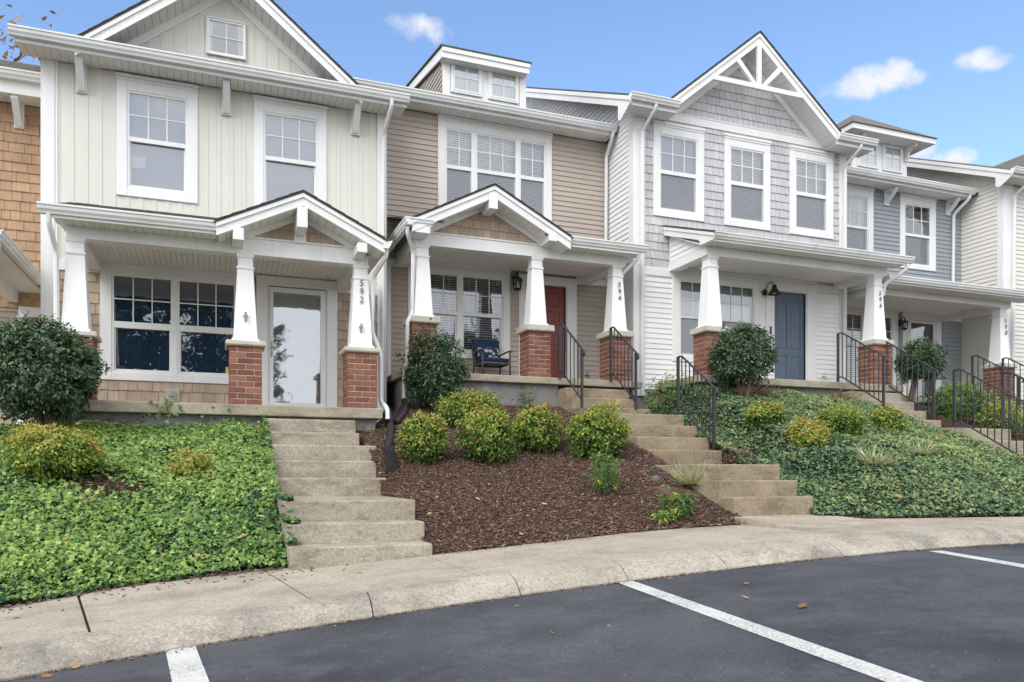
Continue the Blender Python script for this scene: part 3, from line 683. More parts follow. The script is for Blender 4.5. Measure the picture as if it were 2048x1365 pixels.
# ------------------------------------------------------------------ house bodies
def house_body(h, x0, x1, yw, zb, eave, slope, depth=9., gut_y=None, over=.0, roof='roof_dark', left_over=0., right_over=0., side_mat='siding_white', ridge=None, cut=None):
    """side and back walls plus the main roof (ridge parallel to the street)"""
    yb = yw + depth; gy = yw - .45 if gut_y is None else gut_y; yr = (gy + yb + .45) / 2 if ridge is None else ridge; zr = eave + slope * (yr - gy)
    for x, nm in ((x0, -1), (x1, 1)):
        m = MB(); a, b = (x, x + .1) if nm < 0 else (x - .1, x)
        m.prism([(yw + .14, zb), (yb, zb), (yb, eave + .05), (yr, zr - .12), (yw + .14, eave + slope * (yw + .14 - gy) - .12)], 'x', a, b); m.obj('side_wall', side_mat, h)
    MB().box(x0, x1, yb - .1, yb, zb, eave + .05).obj('back_wall', side_mat, h)
    xa, xb = x0 - left_over, x1 + right_over
    ym = yw + .2; zm = eave + slope * (ym - gy); f = MB().prism([(ym, zm), (yr, zr), (yr, zr - .05), (ym, zm - .05)], 'x', xa, xb)
    for a, b in minus(xa, xb, [cut] if cut else []): f.prism([(gy, eave), (ym, zm), (ym, zm - .05), (gy, eave - .05)], 'x', a, b)
    f.obj('roof', roof, h)
    MB().prism([(yr, zr), (yb + .45, eave), (yb + .45, eave - .05), (yr, zr - .05)], 'x', xa, xb).obj('roof', roof, h)
def boards_and_battens(h, x0, x1, z0, z1, y, holes, planes=None, pitch=.183):
    x = x0
    while x < x1 - .02:
        xb = min(x + pitch, x1)
        zc = [(a, b) for (p, q, a, b) in holes if p <= x + .02 and q >= xb - .02]
        for a, b in minus(z0, z1, zc):
            pl = [(x + .001, a), (xb - .001, a), (xb - .001, b), (x + .001, b)]
            if planes: pl = clip_poly(pl, planes)
            if pl and area(pl) > .002: MB().prism(pl, 'y', y - .008, y + .0).obj('siding_board', 'siding_cream', h)
            for off, w, d in ((.0, .062, .016),):
                pl = [(x + off, a), (x + off + w, a), (x + off + w, b), (x + off, b)]
                if planes: pl = clip_poly(pl, planes)
                if pl and area(pl) > .0006: MB().prism(pl, 'y', y - d, y - .008).obj('batten', 'siding_cream', h)
        x += pitch
def eave_bracket(h, x, y, z1, z0, out, w=.10):
    b = MB().box(x - w * .72, x + w * .72, y - .03, y - .001, z0, z1).obj('eave_bracket', 'trim_white', h)
    MB().prism([(y - out - .03, z1 - .002), (y - out - .03, z1 - .06), (y - .06, z0 + .02), (y - .031, z0 + .02), (y - .031, z0 + .16), (y - out + .09, z1 - .002)], 'x', x - w / 2, x + w / 2).obj('bracket_arm', 'trim_white', b)
    return b
def beam_frame(h, x0, x1, yf, yw, z0, z1, t=.20, left=True, right=True):
    MB().box(x0, x1, yf, yf + t, z0, z1).obj('porch_beam', 'trim_white', h, bevel=.004, seg=1)
    if left: MB().box(x0 + .002, x0 + t, yf + t, yw - .02, z0 + .001, z1).obj('porch_beam', 'trim_white', h)
    if right: MB().box(x1 - t, x1 - .002, yf + t, yw - .02, z0 + .001, z1).obj('porch_beam', 'trim_white', h)
def porch_slab(h, x0, x1, yf, yw, z, t=.15, base=-.6, found=(None, None)):
    MB().box(x0, x1, yf, yw + .05, z - t, z).obj('porch_slab', 'concrete_slab', h, bevel=.015)
    fx0 = x0 + .1 if found[0] is None else found[0]; fx1 = x1 - .1 if found[1] is None else found[1]
    MB().box(fx0, fx1, yf + .10, yw + .05, base, z - t).obj('foundation_wall', 'foundation', h)

# ================================================================== 592: cream board-and-batten house
def house_592():
    h = empty('townhouse', (.2, 13, -.5), 'cream board-and-batten townhouse numbered 592 with tall front gable', 'townhouse')
    Y = 13.0; F = .95; x0, x1 = -2.31, 2.71
    W = [(-1.335, -.212, 4.16, 5.957), (.609, 1.731, 4.16, 5.957)]
    G = [(-1.16, -.388), (.783, 1.56)]
    LW = (-1.552, .50, 1.41, 3.175); D = (.645, 1.901, F, 3.15)
    op = [(g[0] - .02, g[1] + .02, 4.30, 5.72) for g in G] + [(-1.385, .33, 1.53, 2.97), (.85, 1.71, F, 2.98)]
    wall(h, 'wall_core', x0, x1, -.3, 6.0, Y, op)
    house_body(h, x0, x1, Y, -.6, 6.16, .46, gut_y=12.44, left_over=.30, right_over=.26, side_mat='siding_cream')
    # upper board and batten, lower shakes
    boards_and_battens(h, -2.135, 2.555, 3.14, 6.0, Y, W)
    shakes(h, 'shake_tan', -2.135, 2.56, F, 2.98, Y, .158, .10, .26, holes=[LW, D], seed=3, ragged=.004)
    MB().box(-2.312, -2.135, Y - .035, Y + .02, -.2, 6.0).obj('corner_board', 'trim_white', h)
    MB().box(-2.13, -2.10, Y - .028, Y, 3.14, 6.0).obj('trim_strip', 'trim_white', h)
    MB().box(2.56, 2.712, Y - .035, Y + .02, -.2, 6.0).obj('corner_board', 'trim_white', h)
    MB().box(-2.135, -1.56, Y - .03, Y + .02, 2.98, 3.14).obj('belt_board', 'trim_white', h)
    MB().box(1.905, 2.56, Y - .03, Y + .02, 2.98, 3.14).obj('belt_board', 'trim_white', h)
    for i, (w, g) in enumerate(zip(W, G)):
        wn_ = window(h, w, [g], 4.315, 5.708, (5.055, 4.99), Y, (3, 2), upper='reflection_lavender', lower_screen=False, glass='glass_lowe')
        if i == 0: MB().box(-1.13, -.95, Y + .058, Y + .062, 4.62, 4.80).obj('paper_notice', 'sticker_white', wn_)
    window(h, LW, [(-1.367, -.592), (-.47, .311)], 1.55, 2.955, (2.285, 2.19), Y, (3, 2), upper='curtain_navy', lower_screen=False, glass='glass')
    MB().box(.19, .27, Y + .012, Y + .016, 1.58, 1.68).obj('window_sticker', 'sticker_yellow', h)
    # entry
    door_casing(h, D[0], D[1], 3.15, F, Y, .82, 1.735, 3.0)
    st = MB(); st.box(.842, .903, Y - .035, Y - .005, F + .03, 2.98).box(1.635, 1.715, Y - .035, Y - .005, F + .03, 2.98).box(.903, 1.635, Y - .034, Y - .005, 2.90, 2.98).box(.903, 1.635, Y - .034, Y - .005, F + .03, F + .20)
    sd = st.obj('storm_door', 'trim_white', h, bevel=.003, seg=1)
    pane(sd, .903, 1.635, Y - .02, F + .20, 2.90, 'glass_storm')
    MB().box(.862, .884, Y - .045, Y - .035, 1.86, 2.12).tube([(.873, Y - .04, 2.02), (.873, Y - .085, 2.02), (.94, Y - .085, 2.015)], .009, 8).obj('door_handle', 'bronze', sd)
    MB().tube([(.873, Y - .04, 1.93), (.873, Y - .07, 1.93)], .016, 8).obj('door_lock', 'bronze', sd)
    panel_door(h, .86, 1.70, F + .02, 2.96, Y + .07, 'door_white', SIX)
    # wall vent
    v = MB().box(-.655, -.465, Y - .05, Y - .012, 1.11, 1.31).obj('dryer_vent', 'vent_box', h, bevel=.008)
    MB().box(-.60, -.52, Y - .075, Y - .051, 1.15, 1.27).obj('vent_flap', 'pewter', v)
    # main eave
    soffit(h, -2.54, 2.95, 12.58, 12.97, 6.0)
    MB().box(-2.55, 2.96, 12.55, 12.58, 5.985, 6.15).obj('fascia_board', 'trim_white', h)
    gutter_x(h, -2.61, 2.985, 12.55, 6.035)
    for x in (-1.79, .2, 2.19): eave_bracket(h, x, Y - .02, 6.0, 5.585, .30)
    # front gable
    gx, ga, sl = .206, 7.79, .80
    gable_roof(h, gx, 2.03, ga, sl, 12.562, 16.2, .035, fascia=.20)
    rake_soffit(h, gx, 1.98, ga - .235, sl, 12.58, 12.99)
    in_ap = 7.42
    pl = [(sl, 1, in_ap + .12 + sl * gx), (-sl, 1, in_ap + .12 - sl * gx)]
    gw = [(-.091, .489, 6.49, 7.07)]
    MB().prism([(gx - 1.9, 6.0), (gx + 1.9, 6.0), (gx, 6.0 + 1.9 * sl)], 'y', Y, Y + .1).obj('gable_wall', 'wall_core', h)
    boards_and_battens(h, gx - 1.85, gx + 1.85, 6.03, 7.6, Y, [(-.08, .48, 6.50, 7.06)], planes=pl)
    rake_trim_wall(h, gx, in_ap, sl, (in_ap - 6.0) / sl, .16, Y)
    window(h, gw[0], [(-.039, .442)], 6.543, 7.017, None, Y - .02, (2, 2), upper='reflection_lavender', fixed=True, glass='glass_lowe')
    # porch
    porch_slab(h, -2.0, 2.28, 11.15, Y, F, found=(-1.9, 2.19))
    for i, cx in enumerate((-1.63, .42, 1.995)):
        column(h, cx, 11.2, F, 1.742, 1.815, 3.015, 20 + i)
    for cx, z in ((.42, 2.14), (1.985, 2.09)):
        b = MB().box(cx - .012, cx + .012, 11.255, 11.268, z - .055, z + .06).box(cx - .028, cx + .028, 11.25, 11.266, z + .01, z + .035).tube([(cx, 11.255, z - .03), (cx, 11.215, z - .02), (cx, 11.20, z + .02)], .011, 8)
        b.tube([(cx, 11.205, z + .02), (cx, 11.20, z + .065)], .017, 8).obj('flag_bracket', 'pewter', h)
    digits(h, '592', 1.995, 11.287, 2.80, lean=-.055)
    beam_frame(h, -1.735, 2.095, 11.30, Y, 3.015, 3.235)
    soffit(h, -1.54, 1.90, 11.5, 12.97, 3.17, pitch=.075, name='porch_ceiling', vents=True)
    soffit(h, -1.83, .12, 10.99, 11.30, 3.165, name='eave_soffit', vents=True)
    MB().box(-1.86, .14, 10.965, 10.99, 3.15, 3.27).obj('fascia_board', 'trim_white', h)
    gutter_x(h, -1.985, .155, 11.005, 3.185)
    MB().prism([(11.0, 3.15), (11.0, 3.28), (Y, 3.90), (Y, 3.235)], 'x', -1.80, -1.72).obj('porch_end_wall', 'trim_white', h)
    shed_roof(h, -1.93, .35, 10.98, Y, 3.30, .335)
    px, pa, ps = 1.145, 3.835, .475
    gable_roof(h, px, 1.11, pa, ps, 10.9, Y, .03, fascia=.165, feet=(1.10, 1.115))
    rake_soffit(h, px, 1.08, pa - .20, ps, 10.93, 11.30, 'soffit')
    MB().prism([(px - .95, 3.235), (px + .95, 3.235), (px, 3.235 + .95 * ps)], 'y', 11.32, 11.40).obj('gable_wall', 'wall_core', h)
    shakes(h, 'shake_tan', px - .7, px + .7, 3.245, 3.70, 11.32, .155, .14, .24, planes=[(ps, 1, 3.58 + ps * px), (-ps, 1, 3.58 - ps * px)], seed=12)
    for s in (-1, 1):
        MB().prism([(px, 3.56), (px + s * .68, 3.56 - ps * .68), (px + s * .98, 3.56 - ps * .68), (px, 3.70)], 'y', 11.285, 11.33).obj('frieze_board', 'trim_white', h)
    MB().box(px - .08, px + .08, 11.285, 11.33, 3.236, 3.60).obj('king_post', 'trim_white', h)
    MB().box(px - .95, px + .95, 11.287, 11.33, 3.236, 3.26).obj('trim_strip', 'trim_white', h)
    for cx, z0, z1 in ((.318, 3.085, 3.245), (px - .01, 3.34, 3.62), (1.94, 3.085, 3.215)):
        MB().box(cx - .068, cx + .068, 10.885, 11.30, z0, z1).obj('beam_end', 'trim_white', h, bevel=.004, seg=1)
    gutter_y(h, 10.88, 12.9, 2.235, 3.17)
    soffit(h, 1.88, 2.26, 11.30, 12.95, 3.16, along='x', name='eave_soffit')
    downspout(h, [(-1.87, 10.96, 3.19), (-1.87, 10.98, 3.08), (-1.83, 11.22, 2.80), (-1.83, 11.28, 1.0)])
    downspout(h, [(2.29, 10.96, 3.18), (2.29, 10.98, 3.08), (2.17, 11.30, 2.86), (2.17, 11.42, 2.1), (2.30, 11.42, 1.78), (2.30, 11.42, 1.06), (2.355, 11.2, .96), (2.355, 11.18, .80)])
    downspout(h, [(2.70, 12.49, 6.05), (2.70, 12.50, 5.95), (2.64, 12.90, 5.62), (2.64, 12.925, .92)])
house_592()

# ================================================================== 594: tan lap-sided house
def house_594():
    K = .967
    h = empty('townhouse', (5.1, 14.1, 0), 'tan lap-sided townhouse numbered 594 with red door and shed dormer', 'townhouse')
    Y = 14.1; F = 1.69; x0, x1 = 2.72, 7.46
    UW = (3.907, 6.209, 4.86, 6.672); U = [(4.080, 4.558), (4.675, 5.449), (5.560, 6.045)]
    LW = (3.337, 5.335, 2.186, 3.916); D = (5.517, 6.748, F, 3.878)
    wall(h, 'wall_core', x0, x1, .4, 6.69, Y, [(u[0] - .02, u[1] + .02, 4.99, 6.44) for u in U] + [(3.48, 5.19, 2.33, 3.73), (5.67, 6.52, F, 3.70)])
    house_body(h, x0, x1, Y, .2, 6.86, .48, gut_y=13.62, left_over=.25, right_over=-.02, side_mat='siding_tan')
    laps(h, 'siding_tan', x0, x1, 3.925, 6.69, Y, .0985, [UW])
    laps(h, 'siding_tan', x0, x1, F, 3.79, Y, .0985, [LW, D])
    MB().box(x0, 3.33, Y - .03, Y + .02, 3.79, 3.923).obj('belt_board', 'trim_white', h)
    MB().box(6.75, x1 - .03, Y - .03, Y + .02, 3.79, 3.923).obj('belt_board', 'trim_white', h)
    window(h, UW, U, 5.0, 6.43, (5.79, 5.72), Y, [(2, 2), (3, 2), (2, 2)], upper='blinds', lower='blinds')
    lw = window(h, LW, [(3.50, 4.274), (4.397, 5.171)], 2.34, 3.715, (3.055, 2.99), Y, (3, 2), upper='blinds_open', lower='blinds_open', lower_screen=False)
    MB().box(5.07, 5.13, Y - .004, Y - .001, 3.62, 3.69).obj('window_sticker', 'sticker_yellow', h)
    door_casing(h, D[0], D[1], D[3], F, Y, 5.65, 6.54, 3.71)
    panel_door(h, 5.67, 6.52, F + .02, 3.70, Y + .06, 'door_red', SIX, knob=(5.75, 2.66))
    MB().box(5.60, 6.6, Y - .03, Y + .1, F, F + .03).obj('threshold', 'pewter', h)
    # eave
    soffit(h, 2.30, 7.38, 13.74, 14.08, 6.69)
    MB().box(2.30, 7.39, 13.71, 13.74, 6.675, 6.85).obj('fascia_board', 'trim_white', h)
    gutter_x(h, 2.26, 7.41, 13.71, 6.73)
    # shed dormer
    dy = 14.35; a, b = 4.08, 5.765
    MB().box(a, b, dy, dy + .1, 7.0, 7.97).obj('dormer_wall', 'trim_white', h)
    MB().box(a - .004, a + .13, dy - .025, dy - .001, 7.1, 7.95).box(b - .13, b + .004, dy - .025, dy - .001, 7.1, 7.95).box(a + .131, b - .131, dy - .024, dy - .001, 7.86, 7.95).obj('dormer_trim', 'trim_white', h)
    for g in ((4.30, 4.78), (5.055, 5.54)):
        window(h, (g[0] - .07, g[1] + .07, 7.275, 7.89), [g], 7.345, 7.82, None, dy - .02, (2, 2), upper='reflection_lavender', fixed=True, glass='glass_lowe', proud=.02)
    sl = .19; y1 = 17.1
    for xx, s in ((a, 1), (b, -1)):
        MB().prism([(dy + .1, 7.0), (y1, 7.97 + sl * (y1 - dy)), (dy + .1, 7.97)], 'x', xx, xx + s * .08).obj('dormer_cheek', 'siding_tan', h)
    side_laps(h, 'siding_tan', a, dy + .03, 17.0, 7.1, 8.45, .0985, rake=(dy, 7.86, sl))
    MB().prism([(14.10, 8.02), (y1, 8.02 + sl * (y1 - 14.1)), (y1, 7.99 + sl * (y1 - 14.1)), (14.10, 7.99)], 'x', 3.97, 5.80).obj('dormer_roof', 'roof_dark', h)
    MB().box(4.0, 5.76, 14.13, 14.16, 7.80, 7.99).obj('fascia_board', 'trim_white', h)
    MB().box(4.0, 5.77, 14.108, 14.129, 7.91, 7.988).obj('rake_trim', 'trim_white', h)
    MB().prism([(14.16, 7.99), (y1, 7.99 + sl * (y1 - 14.16)), (y1, 7.83 + sl * (y1 - 14.16)), (14.16, 7.80)], 'x', 4.0, 4.03).obj('rake_board', 'trim_white', h)
    MB().box(4.03, 5.73, 14.16, dy, 7.80, 7.815).obj('eave_soffit', 'soffit_white', h)
    # porch
    porch_slab(h, 2.80, 7.30, 12.45, Y, F, t=.12, base=.4, found=(2.90, 5.66))
    for i, cx in enumerate((3.25, 5.30, 6.885)): column(h, cx, 12.52, F, 2.485, 2.60, 3.80, 40 + i)
    digits(h, '594', 6.90, 12.607, 3.50, lean=-.055)
    beam_frame(h, 3.13, 7.05, 12.62, Y, 3.80, 4.00)
    soffit(h, 3.33, 6.85, 12.82, 14.07, 3.93, 'soffit_white', pitch=.06, name='porch_ceiling')
    px, pa, ps = 4.363, 4.815, .515
    gable_roof(h, px, 1.39, pa, ps, 12.23, Y, .03, fascia=.19)
    rake_soffit(h, px, 1.36, pa - .23, ps, 12.26, 12.62, 'soffit_white')
    MB().prism([(px - 1.2, 4.0), (px + 1.2, 4.0), (px, 4.0 + 1.2 * ps)], 'y', 12.64, 12.72).obj('gable_wall', 'wall_core', h)
    shakes(h, 'shake_tan', px - 1.0, px + 1.0, 4.02, 4.65, 12.64, .155, .12, .22, planes=[(ps, 1, 4.54 + ps * px), (-ps, 1, 4.54 - ps * px)], seed=14)
    for s in (-1, 1):
        MB().prism([(px, 4.52), (px + s * .97, 4.52 - ps * .97), (px + s * 1.25, 4.52 - ps * .97), (px, 4.66)], 'y', 12.60, 12.65).obj('frieze_board', 'trim_white', h)
    MB().box(px - 1.2, px + 1.2, 12.605, 12.65, 4.001, 4.025).obj('trim_strip', 'trim_white', h)
    for cx, z0, z1 in ((px - .02, 4.40, 4.66), (5.42, 3.98, 4.12)):
        MB().box(cx - .075, cx + .075, 12.215, 12.62, z0, z1).obj('beam_end', 'trim_white', h, bevel=.004, seg=1)
    soffit(h, 5.55, 7.22, 12.33, 12.62, 3.965, 'soffit_white', name='eave_soffit', vents=True)
    MB().box(5.6, 7.2, 12.305, 12.33, 3.95, 4.08).obj('fascia_board', 'trim_white', h)
    gutter_x(h, 5.60, 7.285, 12.35, 3.995)
    gutter_x(h, 2.86, 3.31, 12.32, 3.98)
    MB().box(3.02, 3.27, 12.24, 12.6, 3.88, 3.985).obj('eave_return', 'trim_white', h)
    gutter_y(h, 12.2, 13.9, 2.97, 3.975, sgn=-1)
    shed_roof(h, 5.3, 7.25, 12.26, Y, 4.11, .31)
    MB().prism([(12.6, 4.0), (14.08, 4.0), (14.08, 4.62), (12.6, 4.15)], 'x', 3.13, 3.20).obj('porch_end_wall', 'siding_tan', h)
    side_laps(h, 'siding_tan', 3.13, 12.85, 14.05, 4.0, 4.5, .0985, rake=(12.5, 4.05, .3))
    shed_roof(h, 2.95, 3.5, 12.26, Y, 4.11, .31, courses=False)
    downspout(h, [(2.92, 12.30, 3.98), (2.92, 12.34, 3.86), (3.07, 12.58, 3.66), (3.07, 12.64, 2.66), (2.92, 12.36, 2.45), (2.92, 12.34, 1.80), (2.86, 12.32, 1.62), (2.86, 12.32, 1.12)])
    downspout(h, [(7.15, 12.33, 3.99), (7.15, 12.36, 3.90), (6.98, 12.75, 3.62), (6.98, 12.78, 3.4)])
    downspout(h, [(7.34, 13.66, 6.74), (7.34, 13.68, 6.64), (7.37, 14.0, 6.38), (7.37, 14.03, 3.95)])
    MB().box(2.95, 3.02, Y - .05, Y - .02, .9, 3.8).obj('conduit', 'trim_white', h)
    f = MB().tube([(6.98 - .02, Y - .02, 1.98), (6.96, Y - .09, 1.98), (6.96, Y - .12, 1.93)], .013, 8)
    f.lathe(6.96, Y - .08, [(.005, 2.02), (.03, 2.022), (.03, 2.03), (.005, 2.032)], 8).obj('hose_tap', 'lantern_black', h)
house_594()

# ================================================================== 596: grey shingle house
def house_596():
    h = empty('townhouse', (10, 13.08, 0), 'grey shingled townhouse numbered 596 with blue door and white trussed gable', 'townhouse')
    Y = 13.08; F = 1.755; x0, x1 = 7.47, 12.61
    W = [(7.885, 9.03, 4.97, 6.775), (9.508, 10.622, 4.97, 6.775), (11.116, 12.25, 4.97, 6.775)]
    G = [(8.054, 8.843), (9.672, 10.462), (11.291, 12.07)]
    LW = (8.31, 10.37, 2.2, 3.92); D = (10.52, 11.81, F, 3.96)
    wall(h, 'wall_core', x0, x1, .8, 6.8, Y, [(g[0] - .02, g[1] + .02, 5.12, 6.53) for g in G] + [(8.48, 10.22, 2.33, 3.77), (10.75, 11.54, F, 3.75)])
    house_body(h, x0, x1, Y, .6, 6.96, .487, gut_y=12.60, left_over=.345, right_over=.30, side_mat='siding_white', ridge=18.6, cut=(8.1, 11.98))
    # left flank seen above the neighbour's roof
    side_laps(h, 'siding_white', x0, Y + .02, 22, 1.6, 9.3, .0985, rake=(12.60, 6.84, .487))
    rk = lambda y: 6.92 + .487 * (y - 12.60)
    MB().prism([(12.58, rk(12.58)), (18.6, rk(18.6)), (18.6, rk(18.6) - .21), (13.05, rk(13.05) - .21), (13.05, 6.66), (12.95, 6.62), (12.58, 6.80)], 'x', 7.115, 7.14).obj('rake_board', 'trim_white', h)
    MB().prism([(12.56, rk(12.56)), (18.6, rk(18.6)), (18.6, rk(18.6) - .08), (12.56, rk(12.56) - .08)], 'x', 7.095, 7.114).obj('rake_trim', 'trim_white', h)
    MB().prism([(13.05, rk(13.05) - .20), (18.6, rk(18.6) - .20), (18.6, rk(18.6) - .185), (13.05, rk(13.05) - .185)], 'x', 7.14, 7.47).obj('rake_soffit', 'soffit_white', h)
    # shingles
    pl_low = []
    holes = W + [(8.0, 12.1, 6.83, 7.0)]
    shakes(h, 'shingle_grey', 7.69, 12.43, 3.99, 6.84, Y, .162, .07, .15, holes=holes, seed=5, ragged=.002, limit=170)
    gx = 10.04; sl = .82; in_ap = 8.31
    MB().prism([(gx - 1.75, 6.8), (gx + 1.75, 6.8), (gx, 6.8 + 1.75 * sl + .1)], 'y', Y, Y + .1).obj('gable_wall', 'wall_core', h)
    shakes(h, 'shingle_grey', gx - 1.7, gx + 1.7, 7.0, 8.4, Y, .162, .08, .16, planes=[(sl, 1, in_ap + .05 + sl * gx), (-sl, 1, in_ap + .05 - sl * gx)], seed=6, limit=130)
    rake_trim_wall(h, gx, in_ap, sl, (in_ap - 6.99) / sl, .20, Y)
    MB().box(8.05, 12.05, Y - .035, Y + .02, 6.84, 6.995).obj('frieze_board', 'trim_white', h)
    MB().box(8.44, 11.66, Y - .045, Y - .034, 6.99, 7.012).obj('trim_strip', 'trim_white', h)
    MB().box(7.45, 7.70, Y - .035, Y + .02, 3.99, 6.8).obj('corner_board', 'trim_white', h)
    MB().box(7.445, 7.468, Y - .02, Y + .15, 1.6, 6.74).obj('corner_board', 'trim_white', h)
    MB().box(7.45, 7.70, Y - .034, Y + .02, 1.5, 3.985).obj('corner_board', 'trim_white', h)
    MB().box(12.42, 12.615, Y - .035, Y + .02, 1.6, 6.8).obj('corner_board', 'trim_white', h)
    ups = [('reflection_lavender', 'blinds_grey'), ('blinds', 'blinds'), ('blinds', 'blinds')]
    for w, g, (u, l) in zip(W, G, ups):
        window(h, w, [g], 5.13, 6.52, (5.875, 5.80), Y, (3, 2), upper=u, lower=l, glass='glass_lowe' if u == 'reflection_lavender' else 'glass')
    # eave pieces and gable roof
    for a, b in ((7.12, 8.15), (11.95, 12.96)):
        soffit(h, a + .02, b, 12.67, 13.06, 6.80, 'soffit_white')
        MB().box(a + .02, b - .02, 12.64, 12.67, 6.785, 6.95).obj('fascia_board', 'trim_white', h)
        gutter_x(h, a, b, 12.64, 6.86)
    gable_roof(h, gx, 2.03, 8.713, sl, 12.66, 16.6, .035, fascia=.21)
    rake_soffit(h, gx, 2.02, 8.713 - .245, sl, 12.69, 13.07, 'soffit_white')
    MB().box(8.98, 11.1, 12.64, 12.70, 7.575, 7.665).obj('truss_tie', 'trim_white', h)
    MB().box(gx - .045, gx + .045, 12.645, 12.70, 7.665, 8.45).obj('truss_king_post', 'trim_white', h)
    for s in (-1, 1):
        MB().prism([(gx + s * .06, 7.667), (gx + s * .16, 7.667), (gx + s * .54, 8.03), (gx + s * .46, 8.09)], 'y', 12.648, 12.70).obj('truss_strut', 'trim_white', h)
    # ground floor
    laps(h, 'siding_white', 7.70, 12.42, F - .12, 3.82, Y, .0985, [LW, D, (10.3, 10.52, 3.9, 4)])
    MB().box(7.70, 8.31, Y - .03, Y + .02, 3.82, 3.985).obj('belt_board', 'trim_white', h)
    MB().box(11.81, 12.42, Y - .03, Y + .02, 3.82, 3.985).obj('belt_board', 'trim_white', h)
    MB().box(10.372, 10.518, Y - .03, Y + .02, 3.70, 3.985).obj('belt_board', 'trim_white', h)
    MB().box(8.31, 11.81, Y - .037, Y + .02, 3.965, 4.035).obj('belt_board', 'trim_white', h)
    MB().box(8.31, 10.519, Y - .036, Y + .02, 3.934, 3.964).obj('belt_board', 'trim_white', h)
    window(h, LW, [(8.50, 9.29), (9.41, 10.196)], 2.347, 3.757, (3.08, 3.055), Y, (3, 2), upper='split', lower='blind_grey')
    door_casing(h, D[0], D[1], D[3], F, Y, 10.72, 11.56, 3.77)
    panel_door(h, 10.744, 11.537, F + .02, 3.745, Y + .05, 'door_blue', FOUR)
    MB().box(10.60, 10.64, Y - .06, Y - .041, 2.86, 3.02).obj('doorbell', 'number_metal', h, bevel=.005)
    f = MB().tube([(11.97, Y - .02, 2.06), (11.97, Y - .10, 2.06), (11.97, Y - .13, 2.0)], .014, 8)
    f.lathe(11.97, Y - .09, [(.005, 2.10), (.035, 2.102), (.035, 2.11), (.005, 2.112)], 8).obj('hose_tap', 'pewter', h)
    # porch
    porch_slab(h, 7.95, 12.69, 11.64, Y, F, t=.13, base=.8, found=(8.1, 11.15))
    for i, cx in enumerate((8.39, 12.25)): column(h, cx, 11.74, F, 2.535, 2.645, 3.925, 60 + i)
    digits(h, '596', 12.27, 11.827, 3.62, lean=-.055)
    beam_frame(h, 8.23, 12.46, 11.83, Y, 3.925, 4.085)
    soffit(h, 8.42, 12.27, 12.03, 13.05, 4.04, 'soffit_white', pitch=.06, name='porch_ceiling')
    soffit(h, 8.15, 12.6, 11.5, 11.83, 4.085, 'soffit_white', name='eave_soffit', vents=True)
    MB().box(8.146, 12.62, 11.475, 11.5, 4.07, 4.20).obj('fascia_board', 'trim_white', h)
    gutter_x(h, 8.125, 12.72, 11.52, 4.105, 'gutter_mossy')
    shed_roof(h, 8.10, 12.62, 11.43, Y, 4.225, .355)
    er = lambda y: 4.20 + .355 * (y - 11.43)
    MB().prism([(11.83, 4.085), (13.06, 4.085), (13.06, er(13.06) - .03), (11.83, er(11.83) - .03)], 'x', 8.25, 8.32).obj('porch_end_wall', 'siding_white', h)
    side_laps(h, 'siding_white', 8.25, 11.86, 13.04, 4.09, 4.75, .0985, rake=(11.43, 4.06, .355))
    MB().prism([(11.46, er(11.46)), (13.06, er(13.06)), (13.06, er(13.06) - .17), (11.9, er(11.9) - .17), (11.85, 4.09), (11.46, 4.09)], 'x', 8.12, 8.145).obj('rake_board', 'trim_white', h)
    MB().prism([(11.44, er(11.44) + .002), (13.06, er(13.06) + .002), (13.06, er(13.06) - .06), (11.44, er(11.44) - .06)], 'x', 8.102, 8.119).obj('rake_trim', 'trim_white', h)
    MB().prism([(11.5, 4.092), (11.85, 4.092), (13.06, er(13.06) - .16), (13.06, er(13.06) - .145), (11.84, 4.107), (11.5, 4.107)], 'x', 8.145, 8.25).obj('rake_soffit', 'soffit_white', h)
    MB().box(8.235, 8.26, 13.0, 13.05, 4.0, 4.70).obj('trim_strip', 'trim_white', h)
    downspout(h, [(7.66, 12.59, 6.86), (7.66, 12.61, 6.78), (7.60, 12.98, 6.50), (7.60, 13.0, 1.5)])
    downspout(h, [(12.60, 11.48, 4.10), (12.60, 11.50, 4.0), (12.42, 11.86, 3.76), (12.42, 11.9, 3.55)])
    downspout(h, [(12.56, 12.60, 6.86), (12.56, 12.62, 6.78), (12.50, 12.98, 6.52), (12.50, 13.0, 1.5)])
house_596()

